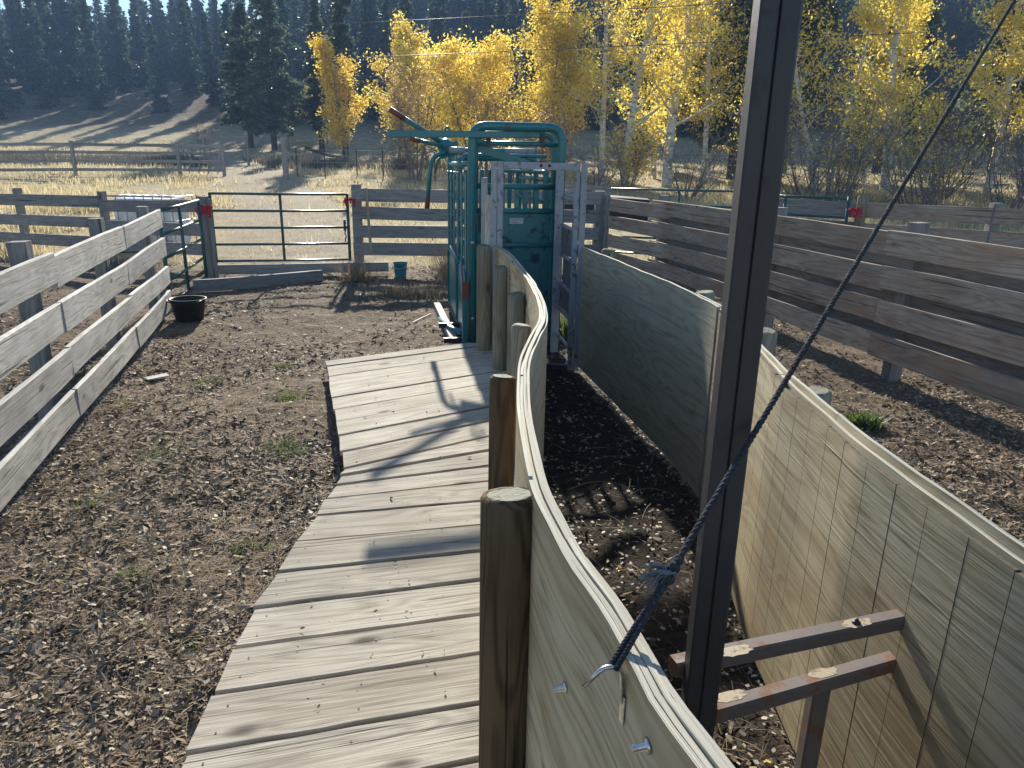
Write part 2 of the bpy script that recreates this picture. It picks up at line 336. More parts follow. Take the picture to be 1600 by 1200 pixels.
# value noise for terrain and scatter
_tab = np.random.default_rng(3).random((256, 256))
def vnoise(x, y):
    x = np.asarray(x, float); y = np.asarray(y, float)
    xi, yi = np.floor(x).astype(int), np.floor(y).astype(int); fx, fy = x - xi, y - yi
    fx, fy = fx * fx * (3 - 2 * fx), fy * fy * (3 - 2 * fy)
    g = lambda i, j: _tab[i % 256, j % 256]
    return (g(xi, yi) * (1 - fx) + g(xi + 1, yi) * fx) * (1 - fy) + (g(xi, yi + 1) * (1 - fx) + g(xi + 1, yi + 1) * fx) * fy
def fbm(x, y, o=4):
    s, a_, t_ = 0, 1.0, 0
    for i in range(o): s = s + a_ * vnoise(x * 2 ** i + 17 * i, y * 2 ** i + 31 * i); t_ += a_; a_ *= 0.5
    return s / t_
def sstep(a_, b_, x): t_ = np.clip((x - a_) / (b_ - a_), 0, 1); return t_ * t_ * (3 - 2 * t_)
def hgt(x, y, micro=False):
    x = np.asarray(x, float); y = np.asarray(y, float)
    z = np.interp(y, [16, 40, 78, 115, 400], [0, 1.1, 2.9, 8.6, 8.6])
    s = .155 + .24 * sstep(-75, 15, x)
    z = z + s * np.clip(y - 105, 0, 100) * sstep(105, 125, y)
    z = z + (fbm(x * .12, y * .12, 3) - .5) * 0.5 * sstep(18, 45, y)
    z = z + .15 * sstep(-3.6, -1.7, x) * (1 - sstep(-.8, -.4, x)) * (1 - sstep(6.0, 8.2, y))
    if micro:
        near = 1 - sstep(18, 40, y)
        z = z + near * ((fbm(x * .9, y * .9, 3) - .5) * 0.07 + (fbm(x * 4.5, y * 4.5, 3) - .5) * 0.06) + (1 - near) * (fbm(x * .7, y * .7, 3) - .5) * 0.18
    return z

# ------------------------------------------------------------------ ground
def axis(lo, hi, fine, core, grow):
    out = [0.0]; s = fine
    a0, a1 = core
    v = a0; L = []
    while v < a1: L.append(v); v += fine
    s = fine
    while v < hi: L.append(v); s *= grow; v += s
    L.append(hi)
    s = fine; v = a0; K = []
    while v > lo: s *= grow; v -= s; K.append(v)
    return np.array(K[::-1] + L)
gx = axis(-300, 300, 0.07, (-6.5, 6.5), 1.08); gy = axis(-60, 420, 0.07, (0.5, 14.5), 1.07)
GX, GY = np.meshgrid(gx, gy); GZ = hgt(GX, GY, True)
nx, ny = len(gx), len(gy)
idx = np.arange(nx * ny).reshape(ny, nx)
F = np.stack([idx[:-1, :-1], idx[:-1, 1:], idx[1:, 1:], idx[1:, :-1]], -1).reshape(-1, 4)
def trackd(x, y):       # wheel track from the gate up through the meadow
    cx = np.interp(y, [13, 20, 30, 40, 52, 70], [-4.2, -6.0, -9.6, -14.0, -19.5, -30.0])
    return x - cx
me = bpy.data.meshes.new('ground'); V = np.stack([GX, GY, GZ], -1).reshape(-1, 3).astype(np.float32)
me.vertices.add(len(V)); me.vertices.foreach_set('co', V.ravel()); me.loops.add(F.size); me.loops.foreach_set('vertex_index', F.ravel().astype(np.int32))
me.polygons.add(len(F)); me.polygons.foreach_set('loop_start', np.arange(0, F.size, 4, dtype=np.int32)); me.update(calc_edges=True)
me.polygons.foreach_set('use_smooth', np.ones(len(F), bool))
td = trackd(GX, GY); w_ = 1.5 + 0.02 * GY
meadow = sstep(13.2, 16.0, GY + (fbm(GX * .5, GY * .5) - .5) * 2)
trk = (1 - sstep(w_ * .6, w_ * 1.3, np.abs(td) + (fbm(GX * .8, GY * .8) - .5) * 1.2)) * meadow
hill = sstep(88, 112, GY + (fbm(GX * .05, GY * .05) - .5) * 30)
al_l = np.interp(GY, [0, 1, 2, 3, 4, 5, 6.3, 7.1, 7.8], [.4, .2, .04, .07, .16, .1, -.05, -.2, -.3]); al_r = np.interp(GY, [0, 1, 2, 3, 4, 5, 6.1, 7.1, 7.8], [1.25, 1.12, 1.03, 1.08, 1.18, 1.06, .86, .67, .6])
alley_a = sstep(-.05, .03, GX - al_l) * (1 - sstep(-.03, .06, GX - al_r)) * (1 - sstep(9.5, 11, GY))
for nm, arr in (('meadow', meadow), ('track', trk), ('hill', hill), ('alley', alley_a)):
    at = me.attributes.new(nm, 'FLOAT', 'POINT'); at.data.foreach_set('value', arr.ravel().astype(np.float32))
def ground_mat():
    t = NT('earth_and_dry_grass'); tc = t.n('ShaderNodeTexCoord'); p = tc.outputs['Object']
    at = lambda n: t.n('ShaderNodeAttribute', attribute_name=n).outputs['Fac']
    n1 = t.noise(p, 1.3, 5, 0.6); n2 = t.noise(p, 14.0, 5, 0.65); n3 = t.noise(p, 75.0, 3, 0.6)
    earth = t.ramp(t.math('ADD', t.math('MULTIPLY', n1, .35), t.math('ADD', t.math('MULTIPLY', n2, .4), t.math('MULTIPLY', n3, .3))),
                   [(0.36, (0.052, 0.038, 0.026)), (0.52, (0.140, 0.104, 0.072)), (0.70, (0.29, 0.228, 0.16))])
    straw = t.ramp(t.math('ADD', t.math('MULTIPLY', n2, .6), t.math('MULTIPLY', n1, .45)), [(0.36, (0.20, 0.155, 0.09)), (0.55, (0.43, 0.35, 0.205)), (0.75, (0.58, 0.50, 0.33))])
    green = t.ramp(t.noise(p, .25, 4, .6), [(0.52, 0.0), (0.66, 0.4)])
    straw = t.mix(green, straw, (0.17, 0.19, 0.07))
    dirt = t.ramp(n2, [(0.35, (0.24, 0.19, 0.135)), (0.65, (0.43, 0.36, 0.265))])
    hillc = t.ramp(n1, [(0.35, (0.10, 0.075, 0.05)), (0.6, (0.20, 0.16, 0.10)), (0.75, (0.26, 0.21, 0.13))])
    c = t.mix(at('meadow'), earth, straw); c = t.mix(t.math('MULTIPLY', at('alley'), 0.9), c, t.ramp(n2, [(0.35, (0.012, 0.010, 0.009)), (0.7, (0.045, 0.035, 0.028))])); c = t.mix(t.math('MULTIPLY', at('track'), 0.85), c, dirt); c = t.mix(at('hill'), c, hillc)  # alley floor: dark manure soil, with the alley's shade also painted into its colour
    return t.done(t.bsdf(c, 0.95, t.bump(t.math('ADD', n2, t.math('MULTIPLY', n3, 0.6)), 0.8, 0.03), spec=0.1))
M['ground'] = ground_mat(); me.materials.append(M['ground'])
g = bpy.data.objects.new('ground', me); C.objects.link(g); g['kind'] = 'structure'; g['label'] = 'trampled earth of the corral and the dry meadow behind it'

# ------------------------------------------------------------------ boardwalk
DZ = 0.28
lines = [((-.98, 1.77), (-.08, 2.01)), ((-1.0, 2.02), (-.09, 2.26)), ((-1.03, 2.27), (-.10, 2.51)), ((-1.04, 2.52), (-.11, 2.76)), ((-1.02, 2.79), (-.12, 3.0)),
         ((-1.02, 3.06), (-.13, 3.26)), ((-.99, 3.33), (-.14, 3.53)), ((-1.0, 3.52), (-.14, 3.78)), ((-.99, 3.69), (-.14, 4.0)), ((-.99, 3.81), (-.15, 4.23)),
         ((-.99, 3.92), (-.16, 4.48)), ((-1.07, 4.18), (-.17, 4.79)), ((-1.15, 4.46), (-.18, 5.10)), ((-1.23, 4.72), (-.19, 5.41)), ((-1.31, 4.98), (-.19, 5.72)),
         ((-1.39, 5.25), (-.16, 6.05)), ((-1.48, 5.53), (-.16, 6.37)), ((-1.56, 5.82), (-.17, 6.71)), ((-1.66, 6.13), (-.32, 6.97)), ((-1.72, 6.30), (-.45, 7.10))]
ext = [((-.96, 1.77 - .25 * k), (-.08, 2.01 - .25 * k)) for k in range(6, 0, -1)]
lines = ext + lines
def wall_x(y): return float(np.interp(y, [.4, .82, .96, 1.12, 1.42, 1.61, 1.91, 2.19, 2.47, 2.83, 3.3, 3.59, 3.93, 5.04, 6.32, 7.02], [.42, .22, .19, .17, .09, .05, .03, .02, .02, .03, .09, .13, .14, .08, -.06, -.2]))
bw = thing('boardwalk', 'low boardwalk of pale weathered planks beside the curved plywood wall', 'boardwalk', (-.6, 3.5, 0))
nl = []
gaps = [1.65 * q for q in (.016, .014, .017, .016, .013, .015, .006, .016, .012, .014, .012, .009, .012, .010, .015, .026, .022, .018, .007, .008, .007, .008, .007, .012, .010)]
for i in range(len(lines) - 1):
    (l0, r0), (l1, r1) = lines[i], lines[i + 1]
    l0, r0, l1, r1 = (Vector((*q, 0)) for q in (l0, r0, l1, r1))
    def tofar(l, r):
        d = r - l
        for k in range(40):
            q = l + d * (1 + k * 0.012)
            if q.x > wall_x(q.y) - 0.03 or q.y > 7.12: break
        return q
    r0x, r1x = tofar(l0, r0), tofar(l1, r1)
    if i == len(lines) - 2: r1x = r1
    gp = gaps[i % len(gaps)]
    j = R.uniform(-.008, .008)
    u0 = (r0x - l0).normalized(); nrm = Vector((-u0.y, u0.x, 0))
    a0, a1 = l0 + nrm * gp * .5 - u0 * j, r0x + nrm * gp * .5
    b0, b1 = l1 - nrm * gp * .5 - u0 * j, r1x - nrm * gp * .5
    wav = [R.uniform(-1, 1) * .0025 for _ in range(22)]
    th = 0.038; z1 = DZ + R.uniform(-.004, .004); cup = R.uniform(.0, .003)
    mid = (a0 + a1 + b0 + b1) / 4; X = u0; Y = nrm; mw = Matrix(((X.x, Y.x, 0, mid.x), (X.y, Y.y, 0, mid.y), (0, 0, 1, z1 - th / 2), (0, 0, 0, 1)))
    vs, fs = [], []; ns = 10; inv = mw.inverted()
    for s_ in range(ns + 1):
        f = s_ / ns; p, q = a0.lerp(a1, f), b0.lerp(b1, f)
        p = p + nrm * wav[s_]; q = q + nrm * wav[s_ + 11]
        c_ = 0.003; wv = (q - p); wl = max(wv.length, .02); wd = wv / wl
        for (d, z) in ((c_, -th), (wl - c_, -th), (wl, -th + c_), (wl, -c_), (wl - c_, 0), (wl * .5, -cup), (c_, 0), (0, -c_), (0, -th + c_)):
            vs.append(inv @ (p + wd * d + Vector((0, 0, z1 + z))))
    for s_ in range(ns):
        for k in range(9):
            A, B = s_ * 9 + k, s_ * 9 + (k + 1) % 9
            fs.append((A, B, B + 9, A + 9))
    fs.append(tuple(range(8, -1, -1))); fs.append(tuple(ns * 9 + k for k in range(9)))
    meshobj('plank', vs, fs, 'deck', bw, mw)
    for f in (.06, .5, .94):
        for gq in (.25, .75):
            p = a0.lerp(a1, f).lerp(b0.lerp(b1, f), gq); nl.append((p.x + R.uniform(-.01, .01), p.y + R.uniform(-.01, .01), z1 - .001))
vs, fs = [], []
for (x, y, z) in nl:
    b_ = len(vs); k_ = 7
    for k in range(k_):
        an = 2 * math.pi * k / k_; vs.append((x + math.cos(an) * .004, y + math.sin(an) * .004, z + .0022))
    fs.append(tuple(range(b_, b_ + k_)))
o = meshobj('nail_heads', vs, fs, 'nail', bw); o['kind'] = 'stuff'
for off in (.10, .45, .82):
    pts = [Vector((*l, 0)).lerp(Vector((*r, 0)), off) for l, r in lines]
    segs = [(0, 12), (12, 17), (17, len(pts) - 1)]
    for (i0, i1) in segs:
        p, q = pts[i0], pts[i1]; p = p.copy(); q = q.copy(); p.z = q.z = DZ - .045 - .09
        plank('joist', p, q, (0, 0, 1), .17, .045, 'fence_dark', bw)

# ------------------------------------------------------------------ curved plywood walls
def catmull(P, ds=0.035):
    P = [np.array(p, float) for p in P]; P = [2 * P[0] - P[1]] + P + [2 * P[-1] - P[-2]]; out = []
    for i in range(1, len(P) - 2):
        p0, p1, p2, p3 = P[i - 1:i + 3]
        for t_ in np.linspace(0, 1, 14, endpoint=False):
            out.append(.5 * ((2 * p1) + (-p0 + p2) * t_ + (2 * p0 - 5 * p1 + 4 * p2 - p3) * t_ ** 2 + (-p0 + 3 * p1 - 3 * p2 + p3) * t_ ** 3))
    out.append(P[-2]); out = np.array(out)
    s = np.concatenate([[0], np.cumsum(np.linalg.norm(np.diff(out, axis=0), axis=1))])
    sn = np.arange(0, s[-1], ds); return np.stack([np.interp(sn, s, out[:, 0]), np.interp(sn, s, out[:, 1])], -1), sn
class Path:
    def __init__(s, pts, side):
        s.p, s.s = catmull(pts); d = np.gradient(s.p, axis=0); d /= np.linalg.norm(d, axis=1)[:, None]
        for _ in range(6): d[1:-1] = (d[:-2] + d[1:-1] + d[2:]) / 3
        d /= np.linalg.norm(d, axis=1)[:, None]
        s.n = np.stack([-d[:, 1], d[:, 0]], -1) * side; s.L = s.s[-1]
    def at(s, u, off=0):
        return np.array([np.interp(u, s.s, s.p[:, 0]) + off * np.interp(u, s.s, s.n[:, 0]), np.interp(u, s.s, s.p[:, 1]) + off * np.interp(u, s.s, s.n[:, 1])])
    def find_y(s, y): return float(s.s[np.argmin(abs(s.p[:, 1] - y))])
def sheet(name, path, s0, s1, o0, o1, z0, z1, mat, parent, step=.06, wob=.004, nz=5, seed=0, edge='edge'):
    rr = random.Random(seed); n = max(1, int((s1 - s0) / step)); ss_ = np.linspace(s0, s1, n + 1)
    ph = [rr.uniform(0, 6) for _ in range(4)]; c = path.at((s0 + s1) / 2, (o0 + o1) / 2); vs, uv, fs, fm = [], [], [], []
    prof_ = []
    for k in range(nz + 1): prof_.append((o0, z0 + (z1 - z0) * k / nz))
    for k in range(nz, -1, -1): prof_.append((o1, z0 + (z1 - z0) * k / nz))
    m = len(prof_)
    for u in ss_:
        tw = wob * (math.sin(u * 5 + ph[0]) * .6 + math.sin(u * 17 + ph[1]) * .3) + rr.uniform(-1, 1) * wob * .15
        for (o_, z) in prof_:
            q = path.at(u, o_); top = z > z1 - 1e-6
            vs.append((q[0] - c[0], q[1] - c[1], z + (tw if top else (tw * .5 if z < z0 + 1e-6 else 0))))
            uv.append((u + (0.2 if o_ == o1 else 0), z + o_ * 6))
    for i in range(n):
        for k in range(m):
            a_, b_ = i * m + k, i * m + (k + 1) % m
            fs.append((a_, b_, b_ + m, a_ + m)); fm.append(1 if k in (nz, m - 1) else 0)
    fs.append(tuple(range(m - 1, -1, -1))); fm.append(1); fs.append(tuple(n * m + k for k in range(m))); fm.append(1)
    o = meshobj(name, vs, fs, [mat, edge], parent, Matrix.Translation((c[0], c[1], 0)), fm=fm, uv=uv)
    o.data.polygons.foreach_set('use_smooth', [True] * len(o.data.polygons)); o.data.set_sharp_from_angle(angle=math.radians(35))
    return o
LP = Path([(-.2, 7.02), (-.06, 6.32), (.08, 5.04), (.125, 4.4), (.14, 3.93), (.13, 3.59), (.09, 3.3), (.03, 2.83), (.018, 2.47), (.018, 2.19), (.03, 1.91), (.05, 1.62), (.085, 1.42), (.115, 1.28), (.165, 1.12), (.20, .96), (.235, .82), (.42, .35), (.7, -.1)], 1)
# positive offset goes to the right, into the alley
if LP.at(1.0, .1)[0] < LP.at(1.0, 0)[0]: LP.n *= -1
lw = thing('plywood_wall', 'curved laminated plywood wall with bright top edge dividing boardwalk from dark alley', 'wall', (.1, 4, 0))
WT = 1.27
t0_ = LP.find_y
lay = [(0.0, .0105, [0, t0_(4.35), t0_(1.66), LP.L], 0.0), (.0115, .022, [0, t0_(5.2), t0_(2.6), t0_(1.02), LP.L], -.004), (.0235, .034, [0, t0_(3.2), t0_(1.36), LP.L], .003), (.0355, .046, [0, t0_(4.7), t0_(1.30), t0_(.62), LP.L], -.005)]
for li, (o0, o1, cuts, dz) in enumerate(lay):
    for k in range(len(cuts) - 1):
        zb = .045 + R.uniform(-.01, .02)
        sheet('plywood_sheet', LP, cuts[k] + .0015, cuts[k + 1] - .0015, o0, o1, zb, WT + dz + R.uniform(-.003, .003), 'ply' if li < 2 else 'plygrey', lw, seed=li * 10 + k)
for (x, y, zt, r) in ((-.006, 1.62, 1.245, .075), (-.05, 3.2, 1.085, .064), (.05, 4.25, 1.10, .066), (.02, 5.0, 1.16, .068), (-.115, 6.15, 1.19, .064), (-.285, 6.86, 1.29, .076)):
    post('post', (x, y, -.1), (x + R.uniform(-.008, .008), y, zt), r, ['post' if y < 3.5 else 'postgrey', 'postend'], lw)
# hook, plate and bolts on the outer face
def wallpt(y, z, off): q = LP.at(LP.find_y(y), off); return Vector((q[0], q[1], z))
def wnorm(y): q = LP.at(LP.find_y(y), -1) - LP.at(LP.find_y(y), 0); return Vector((q[0], q[1], 0)).normalized()
hn = wnorm(.97); hp = wallpt(.97, 1.235, 0) + hn * .003; along = Vector((-hn.y, hn.x, 0))
if along.y > 0: along = -along
hk = arc_corner([hp + Vector((0, 0, -.055)), hp + hn * .006 + Vector((0, 0, .012)), hp + hn * .035 + Vector((0, 0, .022)), hp + hn * .07 - along * .0 + Vector((0, 0, -.012))], .014, 5)
hook = tube('rope_hook', hk, .0042, 'steel', lw, 8)
plank('mounting_plate', hp + Vector((0, 0, -.04)), hp + Vector((0, 0, -.095)), along, .018, .003, 'steel', hook, .001, 0, 1)
for (y, z) in ((.86, 1.19), (.79, 1.09), (.90, .95), (1.25, .98)):
    bolt('bolt', wallpt(y, z, 0), wnorm(y), .0065, .026, 'steel', lw)

RP = Path([(.67, 7.1), (.85, 6.14), (1.02, 5.24), (1.13, 4.54), (1.175, 4.03), (1.13, 3.5), (1.08, 3.0), (1.05, 2.69), (1.04, 2.3), (1.03, 2.04), (1.03, 1.88), (1.06, 1.4), (1.13, .9), (1.22, .4)], 1)
if RP.at(1.0, .1)[0] < RP.at(1.0, 0)[0]: RP.n *= -1
rw = thing('plywood_wall', 'curved plywood wall on the far side of the alley, sunlit grooved near half', 'wall', (1.1, 4, 0))
sj = RP.find_y(4.05)
sheet('plywood_sheet', RP, 0, RP.find_y(4.08), -.004, .014, .06, WT - .003, 'plygrey', rw, seed=50)['label'] = 'smooth shaded plywood sheet next to the stock cage'
cutk = RP.find_y(2.75)
sheet('plywood_sheet', RP, RP.find_y(4.2), cutk, .015, .028, .05, WT - .02, 'ply', rw, seed=51)
sheet('plywood_sheet', RP, cutk + .004, RP.L, .0155, .028, .05, WT - .025, 'ply', rw, seed=52)
sheet('plywood_sheet', RP, RP.find_y(4.5), RP.find_y(2.2), .029, .041, .05, WT - .006, 'ply', rw, seed=53)
sheet('plywood_sheet', RP, RP.find_y(2.2) + .003, RP.L, .029, .041, .05, WT, 'ply', rw, seed=54)
s_ = RP.find_y(4.02); k = 0
while s_ < RP.L - .1:
    wd = .142 + R.uniform(-.014, .014)
    sheet('kerfed_strip', RP, s_, s_ + wd - .0024, 0 + R.uniform(-.0003, .0003), .0135, .045 + R.uniform(-.004, .004), WT - .028 - (.015 if s_ > cutk else 0) + R.uniform(-.002, .002), 'plycont', rw, step=.018, wob=.001, seed=60 + k, edge='kerf')
    s_ += wd; k += 1
for (x, y, zt, r) in ((.96, 7.35, 1.22, .075), (1.335, 4.95, 1.205, .07), (1.30, 3.62, 1.235, .07), (1.16, 2.62, 1.22, .072), (1.20, 1.45, 1.2, .07)):
    post('post', (x, y, -.1), (x, y, zt), r, ['postgrey', 'postend'], rw)

# ------------------------------------------------------------------ steel frame in the alley and the rope
def spatter(c0, d, L_, w_, parent, seed):
    rr = random.Random(seed); d = Vector(d).normalized(); n_ = Vector((-d.y, d.x, 0)); c0 = Vector(c0); vs = []
    for k in range(18):
        a_ = 2 * math.pi * k / 18; q = rr.uniform(.7, 1.1); y_ = max(-w_, min(w_, math.sin(a_) * w_ * 1.3 * q)); vs.append(d * math.cos(a_) * L_ * q + n_ * y_)
    return meshobj('overspray', vs, [tuple(range(18))], 'yellowpaint', parent, Matrix.Translation(c0))
sf = thing('steel_gate_frame', 'dark iron upright with rusty cross rails standing in the alley foreground', 'gate frame', (.46, 1.4, 0))
UX, UY = .455, 1.40
bar('upright', (UX - .020, UY, 0.0), (UX - .020, UY, 2.75), (1, 0, 0), .034, .05, 'iron', sf)
bar('upright', (UX + .021, UY + .012, 0.0), (UX + .021, UY + .012, 2.75), (1, 0, 0), .043, .05, 'iron', sf)
for (z, m_) in ((.890, 'rusty'), (.757, 'rusty')):
    r_ = bar('rail', (UX + (.045 if z < .8 else -.06), UY + .035, z), (1.055, UY + .243, z), (0, 0, 1), .042, .042, m_, sf)
    rd_ = Vector((1.055 - UX, .208, 0)).normalized(); on = lambda x: (x, UY + .035 + (x - UX) * .208 / .6, z + .0216)
    spatter(on(UX + .10), rd_, .045, .017, r_, 1); spatter(on(.90 if z > .8 else .82), rd_, .045, .017, r_, 2)
    if z > .8: bolt('bolt', on(.90), (0, 0, 1), .006, .012, 'iron', r_)
for (x_, z_) in ((UX + .045, .912), (UX + .045, .868), (UX + .048, .780), (UX + .048, .735)): blob('weld_bead', (x_, UY + .03, z_), (.009, .014, .006), 'iron', sf, seed=int(z_ * 1000), jit=.25)
bar('stem', (.82, UY + .163, 0.0), (.82, UY + .163, .735), (1, 0, 0), .045, .045, 'rusty', sf)

rope = thing('rope', 'dark braided rope running from the wall hook up past the iron upright', 'rope', tuple(hp))
hooktop = hp + hn * .022 + Vector((0, 0, .022))
knot = Vector((.275, 1.09, 1.345)); E = Vector((.94, 1.9, 1.88)); E2 = knot + (E - knot) * 3.2
def strands(a_, b_, r, turns, nst=3, n=60):
    a_, b_ = Vector(a_), Vector(b_); d = (b_ - a_); X = d.normalized(); N = X.orthogonal().normalized(); B = X.cross(N); VS, FS = [], []
    for q in range(nst):
        pts = []
        for i in range(n + 1):
            f = i / n; an = 2 * math.pi * (turns * f + q / nst); pts.append(a_ + d * f + (N * math.cos(an) + B * math.sin(an)) * r * .52)
        v, f_ = tube_data(pts, r * .62, 6); b0 = len(VS); VS += v; FS += [tuple(x + b0 for x in t_) for t_ in f_]
    return VS, FS
v, f_ = strands(knot + (E - knot) * .04, E2, .0062, 85, 3, 520)
meshobj('braid', v, f_, 'rope', rope, smooth=True)
for sgn in (-1, 1):
    side = Vector((.7, -.6, 0)) * .006 * sgn
    v, f_ = strands(hooktop + side + Vector((0, 0, -.006)), knot + side * .4, .005, 9, 3, 70); meshobj('loop_strand', v, f_, 'rope', rope, smooth=True)
for q, (c_, ra) in enumerate([((.0, .0, .0), (.013, .013, .011)), ((.014, .018, .012), (.012, .011, .012)), ((-.006, .004, -.014), (.010, .011, .012)), ((.024, .03, .02), (.011, .011, .010))]):
    blob('knot', knot + Vector(c_), ra, 'rope', rope, seed=q, jit=.12)
vs, fs = [], []
for q in range(46):
    st = knot + Vector((R.uniform(-.004, .02), R.uniform(-.004, .02), R.uniform(-.004, .014))); d = Vector((-.75 + R.uniform(-.35, .35), .1 + R.uniform(-.4, .4), -.25 + R.uniform(-.45, .35))).normalized(); L_ = R.uniform(.025, .062)
    pts = [st, st + d * L_ * .5 + Vector((0, 0, .006)), st + d * L_ + Vector((0, 0, R.uniform(-.012, .006)))]
    v, f_ = tube_data(pts, [.0024, .0018, .0008], 4); b0 = len(vs); vs += v; fs += [tuple(x + b0 for x in t_) for t_ in f_]
o = meshobj('frayed_end', vs, fs, 'ropefray', rope); o['kind'] = 'stuff'
# ------------------------------------------------------------------ squeeze chute
CR = math.radians(10.0); CO = Vector((.015, 7.85, 0))
cm = Matrix.Translation(CO) @ Matrix.Rotation(CR, 4, 'Z')
def c(x, y, z): return cm @ Vector((x, y, z))
cx_, cy_ = (cm.to_3x3() @ Vector((1, 0, 0))), (cm.to_3x3() @ Vector((0, 1, 0)))
ch = thing('squeeze_chute', 'teal green steel cattle squeeze chute with levers and arched frame', 'cattle chute', tuple(CO), CR)
HW = .475; CL = 2.55
def arch(name, y, hw, top, r, rad=.16, z0=.0):
    return tube(name, arc_corner([c(-hw, y, z0), c(-hw, y, top), c(hw, y, top), c(hw, y, z0)], rad, 9), r, 'teal', ch, 14)
arch('front_arch', 0, HW, 2.40, .047)
arch('inner_arch', .13, HW - .05, 2.33, .030, .14, 1.2)
arch('rear_arch', CL, HW, 2.18, .04, .1)
arch('middle_arch', CL * .52, HW, 2.10, .034, .1)
# top mechanism
tube('header_bar', [c(-HW + .04, .06, 2.235), c(HW - .03, .06, 2.235)], .026, 'teal', ch)
for x in (-.30, .27): bar('hanger', c(x, .05, 2.20), c(x, .05, 2.34), cx_, .05, .03, 'iron', ch)
tube('roller_shaft', [c(-.62, 1.35, 2.18), c(HW, 1.35, 2.18)], .03, 'teal', ch)
tube('roller_sleeve', [c(.08, 1.35, 2.18), c(HW - .02, 1.35, 2.18)], .036, 'greywhite', ch)
tube('roller_sleeve', [c(-.60, 1.35, 2.18), c(-.40, 1.35, 2.18)], .038, 'greywhite', ch)
tube('cross_bar', [c(-HW, .75, 2.12), c(HW, .75, 2.12)], .022, 'teal', ch)
tube('cross_bar', [c(-HW, 1.9, 2.08), c(HW, 1.9, 2.08)], .022, 'teal', ch)
bar('drop_link', c(-.42, .25, 2.20), c(.22, .2, 2.01), (0, 0, 1), .085, .03, 'teal', ch)
for s in (-1, 1): tube('top_rail', [c(s * HW, .0, 2.02), c(s * HW, CL, 2.02)], .03, 'teal', ch)
for y in (.9, 1.7, 2.2): bar('brace', c(-HW, y, 1.98), c(-HW, y + .04, 2.14), cy_, .09, .012, 'teal', ch)
# tailgate lever (long level bar to the left)
lv = bar('tailgate_lever', c(-1.33, -.20, 2.295), c(.30, .08, 2.33), (0, 0, 1), .066, .045, 'teal', ch)
# hub and levers on the left rear
hub = c(-.62, 1.55, 2.24)
hb = blob('lever_hub', hub, (.085, .10, .085), 'teal', ch, seed=3, jit=.05)
bar('hub_plate', hub + Vector((-.08, -.03, -.09)), hub + Vector((.16, 0, -.02)), (0, 0, 1), .16, .02, 'teal', ch)
tube('hub_ring', [hub + Vector((.02 + .03 * math.cos(q), -.02, .14 + .07 * math.sin(q))) for q in [k * math.pi / 6 - .5 for k in range(9)]], .014, 'teal', ch, 7)
def lever(p0, p1, r, grip=.17):
    p0, p1 = Vector(p0), Vector(p1); d = (p1 - p0).normalized()
    l = tube('lever', [p0, p1], r, 'teal', ch, 10); tube('grip', [p1 - d * grip, p1 + d * .01], r * 1.12, 'redgrip', l, 10); return l
lever(hub, hub + Vector((-.63, -.25, .38)), .031, .19)
lever(hub + Vector((0, -.06, -.02)), hub + Vector((-.40, -.25, .06)), .024, .13)
pp = arc_corner([hub + Vector((.16, -.1, -.04)), hub + Vector((-.16, -.18, -.14)), hub + Vector((-.22, -.22, -.75))], .12, 7)
l = tube('squeeze_handle', pp, .026, 'teal', ch, 10); tube('grip', [pp[-1] + Vector((.012, .004, .15)), pp[-1]], .030, 'redgrip', l, 10)
for q in (0, 1):
    tube('control_rod', arc_corner([hub + Vector((.1, -.12 - .05 * q, -.10)), hub + Vector((-.08, -.2 - .04 * q, -.16)), hub + Vector((-.11, -.22, -.34))], .06, 5), .010, 'teal', ch, 6)
# sides: vertical slats over horizontal rails, solid drop panels below
for s in (-1, 1):
    X = s * (HW + .015)
    zs = (1.86, 1.62, 1.38, 1.14, .92)
    for z in zs: tube('side_rail', [c(X, .10, z), c(X, CL - .05, z)], .028, 'teal', ch, 8)
    n = 6
    for k in range(n):
        y = .16 + k * (CL - .32) / (n - 1)
        bar('side_slat', c(X + s * .035, y, .88), c(X + s * .035, y, 1.93), cy_, .12, .016, 'teal', ch)
    for k, (y0, y1) in enumerate(((.16, 1.22), (1.28, CL - .1))):
        X2 = X + s * .03
        pr = [(y0, .12), (y1, .12), (y1, .72), (y1 - .06, .83), (y1 - .18, .88), (y0 + .18, .88), (y0 + .06, .83), (y0, .72)]
        vs = [c(X2 + d, y, z) for d in (0, .008) for (y, z) in pr]
        fs = [tuple(range(8)), tuple(range(15, 7, -1))] + [(k_, (k_ + 1) % 8, (k_ + 1) % 8 + 8, k_ + 8) for k_ in range(8)]
        meshobj('drop_panel', vs, fs, 'teal', ch)
        tube('panel_rim', [c(X2 + s * .01, *q) for q in ((y0, .12), (y0, .75), (y0 + .06, .85), (y0 + .18, .89), (y1 - .18, .89), (y1 - .06, .85), (y1, .75), (y1, .12))], .012, 'teal', ch, 6)
    for y in (.05, CL - .02): bar('side_post', c(X, y, 0), c(X, y, 2.02), cx_, .06, .06, 'teal', ch)
    bar('skid', c(X, -.05, .05), c(X, CL + .1, .05), (0, 0, 1), .10, .07, 'iron', ch)
tube('linkage_rod', [c(-HW - .09, .35, .98), c(-HW - .08, .25, .62), c(-HW - .07, .16, .45)], .014, 'galv', ch, 6)
tube('linkage_rod', [c(-HW - .09, 1.6, 1.0), c(-HW - .10, .42, .95)], .018, 'teal', ch, 6)
bar('latch_post', c(-HW - .085, -.03, 0), c(-HW - .085, -.03, .80), cx_, .06, .06, 'teal', ch)
bar('latch_cap', c(-HW - .085, -.065, .62), c(-HW - .085, -.065, .81), cx_, .064, .012, 'redgrip', ch)
